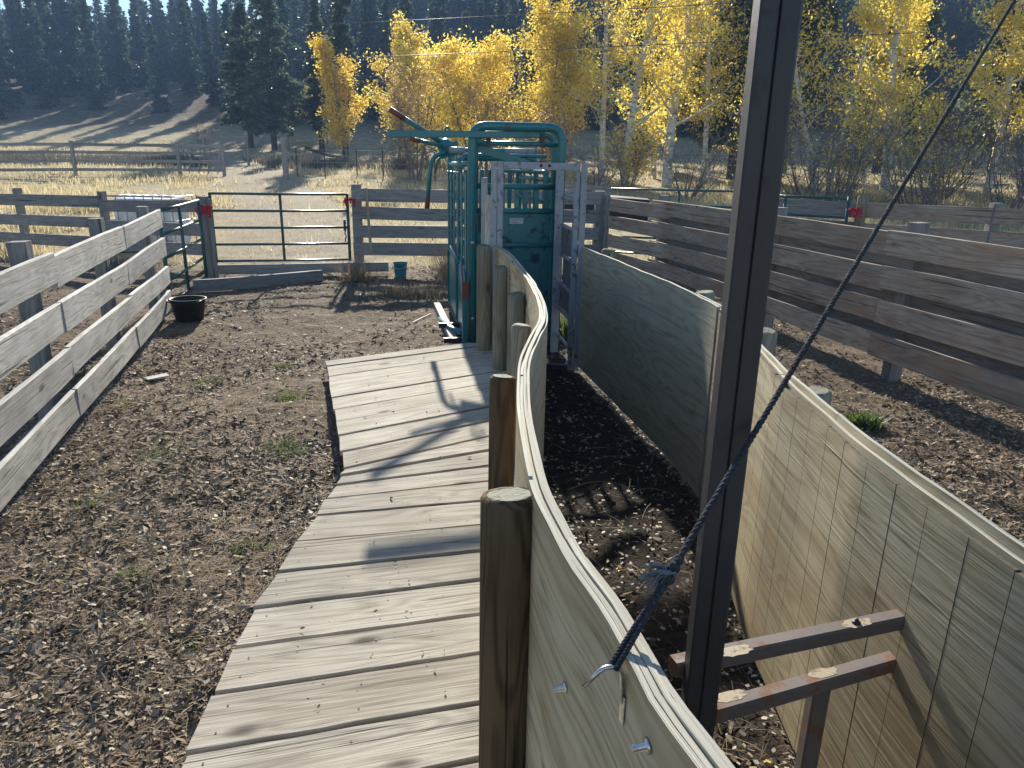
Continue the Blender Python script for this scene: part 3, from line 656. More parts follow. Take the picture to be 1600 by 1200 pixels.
bolt('bolt', c(-HW, -.047, 1.22), -cy_, .012, .02, 'steel', ch); bolt('bolt', c(-HW, -.047, .40), -cy_, .010, .02, 'steel', ch)
for k in range(4): tube('base_link', [c(-HW - .26 + .05 * k, 1.5 - .2 * k, .08), c(-HW - .13 + .03 * k, .45, .12)], .022, 'galv' if k % 2 else 'teal', ch, 7)
for y in (.2, 1.0): bar('base_bar', c(-HW - .30, y, .10), c(-HW, y, .10), (0, 0, 1), .06, .05, 'iron', ch)
# tailgate: tubes, slots and a worn sheet
tg_y = .10
for z, r in ((1.80, .030), (1.545, .030), (1.18, .026), (.30, .03)): tube('tailgate_rail', [c(-HW + .03, tg_y, z), c(HW - .03, tg_y, z)], r, 'teal', ch, 10)
for x in (-.36, -.24, -.13, .02, .12, .24, .36): bar('tailgate_slat', c(x, tg_y + .02, 1.54), c(x, tg_y + .02, 1.80), cx_, .05, .014, 'teal', ch)
sh = bar('tailgate_sheet', c(0, tg_y + .012, .30), c(0, tg_y + .012, 1.54), cx_, 2 * HW - .08, .008, 'tealworn', ch)
lab = bar('label_plate', c(-.055, tg_y - .002, 1.44), c(.095, tg_y - .002, 1.44), (0, 0, 1), .062, .002, 'paper', sh)
for k in range(3): bar('print_line', c(-.04, tg_y - .0042, 1.456 - .016 * k), c(-.04 + (.12, .08, .10)[k], tg_y - .0042, 1.456 - .016 * k), (0, 0, 1), .006, .001, 'print', lab)
for s in (-1, 1): bar('tailgate_stile', c(s * (HW - .05), tg_y + .01, .1), c(s * (HW - .05), tg_y + .01, 1.86), cx_, .05, .05, 'teal', ch)
# head gate at the far end
for x in (-.38, -.27, -.16, -.05, .06, .2, .34): bar('headgate_bar', c(x, CL - .06, .2), c(x, CL - .06, 1.95), cx_, .055, .04, 'teal', ch)
tube('neck_bar', arc_corner([c(.02, CL - .35, 1.3), c(.02, CL - .35, 1.95), c(.42, .45, 1.95), c(.42, .45, 1.3)], .1, 6), .026, 'teal', ch)
# concrete kerb strip beside the chute
kb = tag(plank('timber_kerb', (-1.13, 10.4, .03), (-.66, 8.0, .03), (1, 0, 0), .09, .09, 'fence_lit', None), 'pale ground timber lying along the left side of the teal chute', 'timber')

# ------------------------------------------------------------------ stock cage doorway in front of the chute
cg = thing('cage_doorway', 'chipped grey steel doorway and ladder side gate between walls and chute', 'doorway', (.23, 7.1, 0))
zc = 2.055
for x in (-.205, -.145): bar('jamb', (x, 7.12, 0), (x, 7.12, zc), (1, 0, 0), .058, .05, 'greywhite', cg)
bar('jamb', (.655, 7.12, 0), (.655, 7.12, zc - .004), (1, 0, 0), .058, .06, 'greywhite', cg)
bar('jamb', (.596, 7.14, 0), (.596, 7.14, zc - .09), (1, 0, 0), .052, .05, 'greywhite', cg)
bar('header', (-.114, 7.12, zc - .038), (.616, 7.12, zc - .042), (0, 0, 1), .068, .05, 'greywhite', cg)
for x in (.24, .32): bolt('bolt', (x, 7.094, zc - .035), (0, -1, 0), .008, .01, 'iron', cg)
bar('tail_post', (-.305, 7.28, 0), (-.305, 7.28, 1.90), (1, 0, 0), .06, .05, 'greywhite', cg)
bar('side_stile', (.465, 7.80, 0.02), (.465, 7.80, 1.99), (1, 0, 0), .085, .05, 'greywhite', cg)
A, B = Vector((.50, 7.82, 0)), Vector((.58, 7.18, 0))
for z in (1.70, 1.42, 1.11, .80, .52, .22):
    tube('rung', [A + Vector((0, 0, z)), B + Vector((0, 0, z))], .020, 'greywhite', cg, 8)
bar('gate_stile', B + Vector((0, 0, .2)), B + Vector((0, 0, 1.74)), (0, 1, 0), .05, .03, 'greywhite', cg)
for (z0, z1) in ((1.13, 1.40), (.82, 1.09), (.54, .78)):
    bar('gate_sheet', (A + B) / 2 + Vector((.012, 0, z0)), (A + B) / 2 + Vector((.012, 0, z1)), A - B, .58 if z0 != .82 else .44, .004, 'greysheet', cg)
bar('sill', (-.15, 7.15, .03), (.62, 7.15, .03), (0, 0, 1), .05, .06, 'iron', cg)
plank('filler_board', (-.245, 7.15, .3), (-.238, 7.15, 1.74), (1, 0, 0), .10, .03, 'fence_lit', cg)
tube('chain', [(-.23, 7.09, .30 + .02 * k) for k in range(30)], [.006 if k % 2 else .010 for k in range(30)], 'galv', cg, 6)

# ------------------------------------------------------------------ plank fences
def lerp(p, q, f): return tuple(p[i] + (q[i] - p[i]) * f for i in range(len(p)))
def boards(parent, p, q, tops, hgt_, th, mat, side=0.0, ends=.02, nseg=6, sag=.0):
    p, q = Vector((*p, 0)), Vector((*q, 0)); d = (q - p).normalized(); n = Vector((-d.y, d.x, 0))
    for z in tops:
        j0, j1 = R.uniform(-ends, ends), R.uniform(-ends, ends); za, zb = (z if not isinstance(z, tuple) else z[0]), (z if not isinstance(z, tuple) else z[1])
        hh = hgt_ * R.uniform(.95, 1.03)
        plank('board', p - d * j0 + n * side + Vector((0, 0, za - hh / 2)), q + d * j1 + n * side + Vector((0, 0, zb - hh / 2)), (0, 0, 1), hh, th, mat, parent, .004, .008, nseg)
bf = thing('plank_fence', 'grey four-board plank fence running behind the chute, right of the green gate', 'fence', (-.7, 13.8, 0))
bx = [(-2.93, 13.62), (-.6, 13.85), (1.6, 14.0)]
for (x, y) in bx: plank('post', (x, y, -.1), (x, y, 1.63 if x < -2 else 1.57), (1, .1, 0), .17, .15, 'fence_dark', bf, .006, .004, 4)
for p, q in zip(bx, bx[1:]):
    boards(bf, (p[0] - .06, p[1] - .1), (q[0] + .02, q[1] - .1), ((1.56, 1.555), (1.23, 1.22), (.90, .90), (.585, .58)), .235, .038, 'fence_dark')
tag(plank('wooden_lath', (-2.66, 13.42, .42), (-2.72, 13.46, 1.57), (1, 0, 0), .05, .02, 'fence_red'), 'narrow brown lath leaning upright on the grey back fence', 'lath')

rf2 = thing('plank_fence', 'short grey board fence section joining the back fence, left of longer brown fence', 'fence', (2.0, 13.3, 0))
boards(rf2, (1.62, 13.92), (2.50, 12.25), ((1.46, 1.42), (1.14, 1.09), (.80, .76), (.47, .43)), .235, .038, 'fence_red', side=.09)
post('post', (1.74, 13.85, -.1), (1.74, 13.85, 1.5), .05, 'fence_dark', rf2)
rf = thing('plank_fence', 'long brown weathered four-board fence along the right side of the corral', 'fence', (3.2, 9.5, 0))
rr_ = [(2.42, 12.95), (3.20, 9.35), (3.68, 7.15), (4.15, 5.0), (4.6, 2.8)]
for p, q in zip(rr_, rr_[1:]):
    boards(rf, p, q, ((1.47, 1.47), (1.125, 1.125), (.79, .79), (.455, .455)), .235, .04, 'fence_red')
for p, q in zip(rr_, rr_[1:]):
    boards(rf, p, q, ((1.30, 1.30), (.96, .96), (.62, .62)), .22, .04, 'fence_dark', side=.20)
for (x, y) in [(2.56, 12.75), (3.36, 9.35), (3.26, 9.9), (3.85, 7.0), (4.32, 4.9)]:
    plank('post', (x + .02, y + .02, -.1), (x + .02, y + .02, 1.56), (1, .15, 0), .14, .14, 'fence_dark', rf, .01, .004, 4)

lf = thing('plank_fence', 'sunlit pale grey board fence at the left edge beside the black tub', 'fence', (-4.3, 8.3, 0))
ll = [(-4.55, 9.38), (-3.98, 7.35), (-3.35, 5.2), (-2.7, 3.0)]
for i, (p, q) in enumerate(zip(ll, ll[1:])):
    boards(lf, p, q, ((1.40, 1.36), (1.05, 1.0), (.68, .66), (.36, .33)) if i == 0 else ((1.36, 1.34), (1.0, 1.0), (.66, .66), (.33, .33)), .225, .04, 'fence_lit', ends=.03)
for (x, y) in [(-4.56, 9.12), (-4.06, 7.2), (-3.42, 5.1)]:
    plank('post', (x - .08, y, -.1), (x - .08, y, 1.45), (1, .2, 0), .12, .12, 'fence_dark', lf, .01, .004, 4)

df = thing('plank_fence', 'dark board fence behind the left pipe gate, in front of the white tank', 'fence', (-7, 14.2, 0))
for p, q in (((-5.75, 13.55), (-8.2, 14.5)), ((-8.2, 14.5), (-12.5, 16.0))):
    boards(df, p, q, ((1.30, 1.22), (.88, .82), (.5, .45)), .225, .04, 'fence_dark')
for (x, y) in [(-5.85, 13.7), (-8.2, 14.62), (-10.4, 15.4)]: plank('post', (x, y, -.1), (x, y, 1.38), (1, 0, 0), .13, .13, 'fence_dark', df, .01, .004, 3)

# ------------------------------------------------------------------ pipe gates
def pipe_gate(name, label, p0, p1, zb, zt, nr, mids, r=.022, mat='green', rails=None, cat='gate'):
    p0, p1 = Vector((*p0, 0)), Vector((*p1, 0)); d = (p1 - p0)
    g_ = thing(name, label, cat, tuple(p0))
    zs = rails if rails else [zb + (zt - zb) * k / (nr - 1) for k in range(nr)]
    Z = lambda z: Vector((0, 0, z))
    for z in zs: tube('rail', [p0 + Z(z), p0 + d * .5 + Z(z - .004), p1 + Z(z)], r, mat, g_, 8)
    for p in (p0, p1): tube('end_upright', [p + Z(zb - .03), p + Z(zt + .015)], r * 1.3, mat, g_, 8)
    for f in mids: tube('mid_upright', [p0 + d * f + Z(zb), p0 + d * f + Z(zt)], r * 1.15, mat, g_, 8)
    return g_, p0, p1
g1, p0, p1 = pipe_gate('pipe_gate', 'dark green five-rail pipe gate closed across the far opening', (-5.36, 12.93), (-3.08, 13.50), .27, 1.45, 5, (.5,))
for z in (1.22, .44): bar('hinge', p0 + Vector((-.15, -.03, z)), p0 + Vector((.0, 0, z)), (0, 0, 1), .035, .03, 'iron', g1)
tube('latch_chain', [p1 + Vector((-.05 + .012 * math.sin(k), -.05, .98 - .02 * k)) for k in range(20)], [.008 if k % 2 else .014 for k in range(20)], 'iron', g1, 6)
bar('latch_plate', p1 + Vector((-.06, -.04, .80)), p1 + Vector((-.06, -.04, 1.0)), (1, 0, 0), .04, .02, 'iron', g1)
def ribbon(name, c0, label, n=7, sc=1.0, seed=0):
    rr = random.Random(seed); vs, fs = [], []; c0 = Vector(c0)
    t_ = thing(name, label, 'ribbon', tuple(c0))
    ring = [c0 + Vector((.09 * sc * math.cos(q), .09 * sc * math.sin(q), 0)) for q in [k * math.pi / 6 for k in range(13)]]
    v, f_ = tube_data(ring, [.022 * sc * rr.uniform(.8, 1.2) for _ in ring], 6); meshobj('band', v, f_, 'red', t_, smooth=True)
    for k in range(n):
        a_ = rr.uniform(-2.6, -.5); st = c0 + Vector((.09 * sc * math.cos(a_), .09 * sc * math.sin(a_), 0)); out = Vector((math.cos(a_), math.sin(a_), 0))
        L_ = rr.uniform(.08, .17) * sc; side = Vector((-out.y, out.x, 0)) * .018 * sc; vv, ff = [], []
        for i in range(5):
            f = i / 4; q = st + out * (.05 * sc * math.sin(f * 2.2)) + Vector((rr.uniform(-.012, .012), 0, (.06 if k % 3 == 0 else .01) * math.sin(f * 3) - L_ * f * f)); vv += [q - side, q + side]
        for i in range(4): ff.append((2 * i, 2 * i + 1, 2 * i + 3, 2 * i + 2))
        o = meshobj('tail', vv, ff, 'red', t_); o.modifiers.new('thick', 'SOLIDIFY').thickness = .004
    return t_
ribbon('ribbon', (-3.02, 13.50, 1.36), 'red ribbon tied at latch end of the green gate', 7, .9, 1)
gp = thing('gate_post', 'dark square post with red ribbon between the two left gates', 'post', (-5.33, 12.55, 0))
plank('post', (-5.33, 12.55, -.1), (-5.33, 12.55, 1.42), (1, 0, 0), .15, .15, 'fence_dark', gp, .008, .004, 4)
bar('angle_iron', (-5.20, 12.50, 0), (-5.20, 12.50, 1.38), (1, 0, 0), .05, .05, 'fence_dark', gp)
ribbon('ribbon', (-5.27, 12.46, 1.25), 'red ribbon knotted around the post left of the green gate', 9, 1.15, 2)
g2, p0, p1 = pipe_gate('pipe_gate', 'weathered green pipe gate seen edge-on between pale fence and ribboned post', (-5.30, 12.30), (-4.74, 9.75), .10, 1.36, 5, (.55,))
for nm, p, q, hh, lab in (('timber_rail', (-5.3, 12.75, .14), (-2.35, 13.42, .16), .17, 'upper grey timber rail lying under the closed green gate'), ('timber_rail', (-5.0, 11.1, .12), (-3.35, 12.5, .10), .20, 'lower grey timber rail on bare earth in front of the green gate')):
    tag(plank(nm, p, q, (0, 0, 1), hh, .07, 'fence_dark', None, .006, .012, 6), lab, 'timber')
g3, p0, p1 = pipe_gate('pipe_gate', 'green pipe gate behind the short right fence, under the aspens', (1.85, 15.2), (4.75, 14.6), .3, 1.6, 5, (.5,), rails=[.3, .62, .95, 1.28, 1.585])
g4, p0, p1 = pipe_gate('pipe_gate', 'green pipe gate behind the long brown fence, ending at a red ribbon', (4.35, 13.1), (5.42, 12.0), .3, 1.6, 5, (.3,), rails=[.3, .62, .95, 1.28, 1.585])
gp2 = tag(post('gate_post', (5.62, 11.95, -.1), (5.62, 11.95, 1.63), .085, ['postgrey', 'postend']), 'round greenish post with red ribbon at the right pipe gate', 'post')
ribbon('ribbon', (5.48, 11.88, 1.42), 'red ribbon hanging at the post of the right pipe gate', 6, .9, 4)
rb = thing('plank_fence', 'dark back boards behind the right pipe gate, continuing right of the round post', 'fence', (6, 12.5, 0))
boards(rb, (4.4, 13.45), (5.7, 12.2), ((1.52, 1.52), (1.2, 1.2), (.85, .85)), .235, .04, 'fence_dark')
boards(rb, (5.7, 11.95), (8.6, 9.6), ((1.53, 1.53), (1.2, 1.2), (.85, .85), (.5, .5)), .235, .04, 'fence_red')
for (x, y) in ((7.1, 10.9), (8.6, 9.7)): plank('post', (x, y, -.1), (x, y, 1.6), (1, 0, 0), .14, .14, 'fence_dark', rb, .01, .004, 3)
# dark covered feed bunk behind the right end of the back fence
fb = thing('feed_bunk', 'black plastic covered bunk with timber frame behind the back fence', 'feed bunk', (1.4, 15.2, 0))
plank('cover', (.7, 15.6, 1.18), (2.75, 15.3, 1.10), (0, 1, 0), .8, .55, 'black', fb, .08, .03, 6)
for p, q in (((.6, 15.0, 1.62), (1.9, 14.7, 1.60)), ((.75, 14.9, 1.38), (1.2, 14.75, 1.58)), ((1.25, 14.8, 1.36), (1.75, 14.7, 1.58)), ((.7, 15.0, 0), (.7, 15.0, 1.6)), ((1.85, 14.75, 0), (1.85, 14.75, 1.6))):
    plank('frame_board', p, q, (0, .1, 1) if abs(p[2] - q[2]) < .5 else (1, 0, 0), .09, .05, 'fence_dark', fb)

# ------------------------------------------------------------------ small things in the corral
def lathe(name, prof_, mat, c0, parent=None, n=24, sx=1.0, sy=1.0, rz=0.0):
    vs, fs = [], []
    for (r, z) in prof_:
        for k in range(n):
            a_ = 2 * math.pi * k / n; vs.append((r * math.cos(a_) * sx, r * math.sin(a_) * sy, z))
    for i in range(len(prof_) - 1):
        for k in range(n):
            p, q = i * n + k, i * n + (k + 1) % n; fs.append((p, q, q + n, p + n))
    fs.append(tuple(range(n - 1, -1, -1))); fs.append(tuple((len(prof_) - 1) * n + k for k in range(n)))
    return meshobj(name, vs, fs, mat, parent, Matrix.Translation(c0) @ Matrix.Rotation(rz, 4, 'Z'), smooth=False)
tb = thing('rubber_tub', 'black rubber feed tub on the earth beside the pale left fence', 'tub', (-4.22, 9.15, 0))
o = lathe('tub_body', [(.15, 0), (.17, .02), (.215, .27), (.235, .285), (.235, .30), (.215, .30), (.20, .27), (.155, .04)], 'black', (-4.22, 9.15, 0), tb, 26, 1.0, .92)
for p in o.data.polygons: p.use_smooth = len(p.vertices) == 4
tube('handle', [(-4.22 + .22 * math.cos(q), 9.15 + .12 * math.sin(q) - .1, .29 + .02 * math.sin(q)) for q in [math.pi + k * math.pi / 8 for k in range(9)]], .008, 'black', tb, 6)
tag(tube('stick', [(-4.60, 9.38, .27), (-4.3, 9.9, .24), (-4.08, 10.3, .20)], [.014, .013, .010], 'post', None, 7), 'pale stick propped across behind the black tub', 'stick')
bk = thing('small_bucket', 'small teal plastic bucket standing by the grey back fence', 'bucket', (-2.1, 13.25, 0))
o = lathe('bucket_body', [(.10, .0), (.10, .01), (.125, .24), (.135, .245), (.135, .26), (.12, .26), (.095, .03)], 'blue', (-2.1, 13.25, 0), bk, 20)
for p in o.data.polygons: p.use_smooth = len(p.vertices) == 4
tube('handle', [(-2.1 + .13 * math.cos(q), 13.13 - .02 * math.sin(q), .25 + .0 - .09 * math.sin(q)) for q in [k * math.pi / 8 for k in range(9)]], .005, 'steel', bk, 5)
for p, q, w2, lab in (((-1.83, 4.72, .02), (-1.74, 4.98, .025), .02, 'thin pale wood sliver on the chips left of the boardwalk'), ((-1.32, 9.2, .02), (-1.14, 9.75, .03), .022, 'thin grey stick on bare earth between boardwalk and chute'), ((-3.48, 6.50, .02), (-3.33, 6.62, .025), .10, 'pale scrap of board on the earth at the left edge')):
    tag(plank('wood_scrap', p, q, (1, -.3, 0), w2, .012, 'fence_lit', None, .002, .003, 3), lab, 'wood scrap')
# white caged tank behind the dark fence
tk = thing('caged_tank', 'white plastic tank in a wire cage behind the dark left fence', 'tank', (-8.1, 16.4, 0))
plank('tank_body', (-8.75, 16.45, .68), (-7.55, 16.45, .68), (0, 0, 1), .98, .95, 'white', tk, .10, .0, 4)
for k in range(8):
    x = -8.85 + k * .2; tube('cage_bar', [(x, 15.93, .12), (x, 15.93, 1.22), (x, 16.97, 1.22), (x, 16.97, .12)], .012, 'galv', tk, 6)
for z in (.15, .42, .70, .97, 1.22): tube('cage_hoop', [(-8.87, 15.92, z), (-7.43, 15.92, z), (-7.43, 16.98, z), (-8.87, 16.98, z), (-8.87, 15.92, z)], .012, 'galv', tk, 6)
bar('pallet', (-8.9, 16.45, .06), (-7.4, 16.45, .06), (0, 1, 0), 1.1, .12, 'iron', tk)

# ------------------------------------------------------------------ trees
def merge_tubes(list_):
    VS, FS = [], []
    for pts, r, n in list_:
        v, f_ = tube_data(pts, r, n, cap=False); b0 = len(VS); VS += v; FS += [tuple(x + b0 for x in t_) for t_ in f_]
    return VS, FS
def soup_mesh(name, V, F, rnd, mat):
    o = soup(name, V, F, rnd, mat); me = o.data; bpy.data.objects.remove(o); return me
def tubes_mesh(name, list_, mat):
    v, f_ = merge_tubes(list_); me = bpy.data.meshes.new(name); me.from_pydata([tuple(x) for x in v], [], f_); me.materials.append(M[mat])
    me.polygons.foreach_set('use_smooth', [True] * len(me.polygons)); return me
def leaf_quads(P, size, rng, droop=0.0, asp=.8):
    n = len(P); a_ = rng.normal(size=(n, 3)); a_ /= np.linalg.norm(a_, axis=1)[:, None]; b_ = rng.normal(size=(n, 3)); b_ -= a_ * np.sum(a_ * b_, 1)[:, None]; b_ /= np.linalg.norm(b_, axis=1)[:, None]
    s = size * rng.uniform(.6, 1.3, n)[:, None]; q = np.stack([P - a_ * s, P - b_ * s * asp * .6 + a_ * s * .1, P + a_ * s, P + b_ * s * asp * .6 + a_ * s * .1], 1)
    return q.reshape(-1, 3), np.arange(n * 4).reshape(-1, 4)
def conifer_meshes(seed, H, rad, nb, ncl, nt, nlen, mat, bark='bark_dark', low=.12, taper=.85, gap=.0, trunk_r=.2):
    rng = np.random.default_rng(seed); rr = random.Random(seed)
    lean = rng.normal(size=2) * .012 * H; tr = lambda z: np.array([lean[0] * (z / H) ** 2, lean[1] * (z / H) ** 2, z])
    tub = [([tr(H * f) for f in (-.02, .1, .3, .5, .7, .85, 1.0)], [trunk_r * x for x in (1.15, 1, .85, .66, .42, .22, .04)], 7)]
    tris, rn = [], []
    for i in range(nb):
        f = low + (1 - low) * (i + rng.random()) / nb; z = H * f
        env = (1 - f) ** taper * (1 + .25 * math.sin(f * 23 + seed)) * rng.uniform(.55, 1.15)
        if f < low + .15: env *= .55 + 3.0 * (f - low)
        L = max(.15, rad * env); az = rng.uniform(0, 2 * math.pi); d = np.array([math.cos(az), math.sin(az), 0]); up = rng.uniform(-.25, .25) + .35 * f
        st = tr(z); pts = [st + d * L * t_ + np.array([0, 0, L * (up * t_ - .28 * t_ * t_)]) for t_ in (0, .35, .7, 1.0)]
        tub.append((pts, [max(.012, .05 * L / rad * trunk_r / .2), .02, .012, .005], 3))
        m = max(2, int(ncl * L / rad) + 1)
        for k in range(m):
            t_ = .22 + .78 * (k + rng.random() * .8) / m; p = st + d * L * t_ + np.array([0, 0, L * (up * t_ - .28 * t_ * t_)]) + rng.normal(size=3) * .06 * L
            sh = rng.random()
            for q in range(nt):
                e1 = rng.normal(size=3) * np.array([1, 1, .55]) + d * .7; e1 /= np.linalg.norm(e1); l_ = nlen * rng.uniform(.55, 1.2); e2 = rng.normal(size=3); e2 -= e1 * e1.dot(e2); e2 /= np.linalg.norm(e2)
                tris.append((p - e1 * l_ * .15, p + e1 * l_ * .55 + e2 * l_ * .17, p + e1 * l_ * .6 - e2 * l_ * .17)); rn.append(np.clip(sh * .6 + rng.random() * .4, 0, 1))
    V = np.array(tris).reshape(-1, 3)
    return tubes_mesh('trunk', tub, bark), soup_mesh('crown', V, np.arange(len(V)).reshape(-1, 3), rn, mat)
def branch_path(rng, st, d, L, curl, n=5):
    pts = [np.array(st, float)]; d = np.array(d, float)
    for i in range(n):
        d = d + np.array([0, 0, curl / n]) + rng.normal(size=3) * .12; d /= np.linalg.norm(d); pts.append(pts[-1] + d * L / n)
    return pts
def broadleaf_meshes(seed, H, tr_r, spread, nlimb, leaves, lsize, mat, bark, stems=1, low=.22, sparse=.3, clump=.32, upk=.8, lean=0.0, leafz=0.0):
    rng = np.random.default_rng(seed); tub, tips = [], []
    for s_ in range(stems):
        az0 = rng.uniform(0, 6.28); b0 = np.array([math.cos(az0), math.sin(az0), 0]) * (.0 if stems == 1 else rng.uniform(.05, .35)); d0 = np.array([math.cos(az0) * (.0 if stems == 1 else rng.uniform(.1, .35)), math.sin(az0) * (.0 if stems == 1 else .25), 1.0]) + np.array([lean, 0, 0])
        Hs = H * (1 if stems == 1 else rng.uniform(.7, 1.0)); n = 10; pts = [b0 + np.array([0, 0, -.2])]; d = d0 / np.linalg.norm(d0)
        for i in range(n):
            d = d + rng.normal(size=3) * .045; d[2] = abs(d[2]); d /= np.linalg.norm(d); pts.append(pts[-1] + d * Hs / n)
        r0 = tr_r / (1 if stems == 1 else stems ** .35); rs = [r0 * (1.15 if i == 0 else (1 - i / n) ** .8 + .05) for i in range(n + 1)]
        tub.append((pts, rs, 8))
        for k in range(nlimb):
            f = low + (1 - low) * (k + rng.random()) / nlimb; i = min(n - 1, int(f * n)); st = pts[i] + (pts[i + 1] - pts[i]) * (f * n - i)
            az = rng.uniform(0, 6.28); L = spread * (1.15 - .75 * f) * rng.uniform(.6, 1.2); dd = np.array([math.cos(az), math.sin(az), upk * rng.uniform(.5, 1.3)]); dd /= np.linalg.norm(dd)
            bp = branch_path(rng, st, dd, L, .45, 5); rb = max(.012, rs[i] * .42); tub.append((bp, [rb, rb * .75, rb * .55, rb * .38, rb * .22, .006], 4)); tips.append(bp[-1])
            for q in range(5):
                j = rng.integers(1, 6); s2 = bp[j]; d2 = rng.normal(size=3) * .7 + dd * .6 + np.array([0, 0, .35]); d2 /= np.linalg.norm(d2); tp = branch_path(rng, s2, d2, L * rng.uniform(.25, .5), .3, 3)
                tub.append((tp, [rb * .3, rb * .2, .008, .004], 3)); tips += tp[1:]
    tips = np.array(tips); keep = rng.random(len(tips)) > sparse; tips = tips[keep & (tips[:, 2] > leafz)] if len(tips[keep]) else tips
    trunk = tubes_mesh('trunk', tub, bark)
    if leaves <= 0: return trunk, None
    c_ = tips[rng.integers(0, len(tips), leaves)]; shade = rng.random(len(tips))
    P = c_ + rng.normal(size=(leaves, 3)) * clump; V, F = leaf_quads(P, lsize, rng)
    rn = np.clip(.5 + .28 * rng.normal(size=leaves), 0, 1)
    return trunk, soup_mesh('crown', V, F, rn, mat)
def place(name, meshes, loc, rz, sc, label, cat, group=None):
    t_ = thing(name, label, cat, tuple(loc), 0, group); t_.matrix_basis = Matrix.Translation(loc) @ Matrix.Rotation(rz, 4, 'Z') @ Matrix.Diagonal((*sc, 1))
    for nm, me in zip(('trunk', 'crown'), meshes):
        if me is None: continue
        o = bpy.data.objects.new(nm, me); C.objects.link(o); o.parent = t_
    return t_
def gz(x, y): return float(hgt(x, y)) - .05

far = [conifer_meshes(100 + k, 16, (2.6, 2.3, 3.0, 2.1, 2.7)[k], 150, 9, 6, .85, 'needle_far', low=.03, taper=(.8, .9, .75, .95, .85)[k]) for k in range(5)]
pine = [conifer_meshes(200 + k, 15, (3.3, 2.2, 1.7, 2.8)[k], (230, 190, 170, 220)[k], 13, 10, .58, 'needle', low=(.13, .18, .16, .2)[k], taper=(.62, .7, .75, .6)[k], trunk_r=.24) for k in range(4)]
# single pines at the back of the meadow
for k, (x, y, v, sc, lab, rz) in enumerate([
        (-24.6, 76.5, 0, (1.2, 1.2, 1.05), 'largest bushy pine at the meadow edge with a thick bare trunk foot', .3),
        (-28.2, 80.0, 3, (1.15, 1.15, .92), 'dark dense pine just left of the largest bushy pine', 1.2),
        (-19.9, 77.0, 2, (1.15, 1.15, .95), 'slim pine just right of the largest bushy pine', 2.0),
        (-15.9, 70.0, 2, (1.2, 1.2, 1.05), 'tall slim pointed pine standing left of the yellow trees', .8)]):
    place('pine_tree', pine[v], (x, y, gz(x, y)), rz, sc, lab, 'pine')
for k, (x, y, v, s, lab) in enumerate([
        (13.6, 47, 0, 1.2, 'dark pine filling the gap between aspens, left of the iron upright'), (18.5, 52, 3, 1.3, 'dark pine right of the iron upright behind bare grey branches'),
        (9.3, 58, 1, 1.15, 'dark pine behind the two thick white aspen trunks'), (27, 56, 3, 1.25, 'dark pine behind the rightmost white aspen trunk'), (2.0, 60, 3, 1.05, 'dark pine behind the broad yellow clump above the chute'), (38, 60, 0, 1.25, 'dark pine at the far right behind the bare shrubs')]):
    place('pine_tree', pine[v], (x, y, gz(x, y)), k * 1.1, (s, s, s), lab, 'pine')
# wooded hillside
pts = []
rng = np.random.default_rng(11); tries = 0
while len(pts) < 290 and tries < 9000:
    tries += 1
    y = rng.uniform(92, 205); u = rng.uniform(-.86, .86); x = u * y
    if u < -.28 and y < 101 + 5 * math.sin(u * 9): continue
    if any((x - a_) ** 2 + (y - b_) ** 2 < (4.2 + .012 * y) ** 2 for a_, b_ in pts): continue
    pts.append((x, y))
for k, (x, y) in enumerate(pts):
    s = rng.uniform(.72, 1.25); s2 = s * rng.uniform(.85, 1.15)
    place('fir_tree', far[k % 5], (x, y, gz(x, y) - .2), rng.uniform(0, 6.28), (s2, s2, s), 'dark conifer in the wooded hillside behind the meadow', 'conifer', 'conifers of the wooded hillside')
# the rest of the wood, beyond the trees that can be told apart
fv = []
for q in far[:3]:
    a_ = np.zeros(len(q[1].vertices) * 3, np.float32); q[1].vertices.foreach_get('co', a_); t3 = a_.reshape(-1, 3, 3)
    t3 = t3[np.random.default_rng(5).random(len(t3)) < .22]; c3 = t3.mean(1, keepdims=True); fv.append((t3 - c3) * 1.9 + c3)
rng = np.random.default_rng(12); VV = []
for k in range(520):
    y = rng.uniform(100, 218) if k < 170 else rng.uniform(165, 222); u = rng.uniform(-.9, .9); x = u * y
    if u < -.25 and y < 120: continue
    s = rng.uniform(.55, 1.15); a_ = rng.uniform(0, 6.28); t3 = fv[k % 3] * np.array([s, s, s]); ca, sa = math.cos(a_), math.sin(a_)
    VV.append(np.stack([t3[..., 0] * ca - t3[..., 1] * sa + x, t3[..., 0] * sa + t3[..., 1] * ca + y, t3[..., 2] + gz(x, y) - .3], -1))
VV = np.concatenate(VV).reshape(-1, 3)
soup('far_wood', VV, np.arange(len(VV)).reshape(-1, 3), rng.random(len(VV) // 3), 'needle_far', 'stuff', 'dark mass of conifers filling the hillside behind')
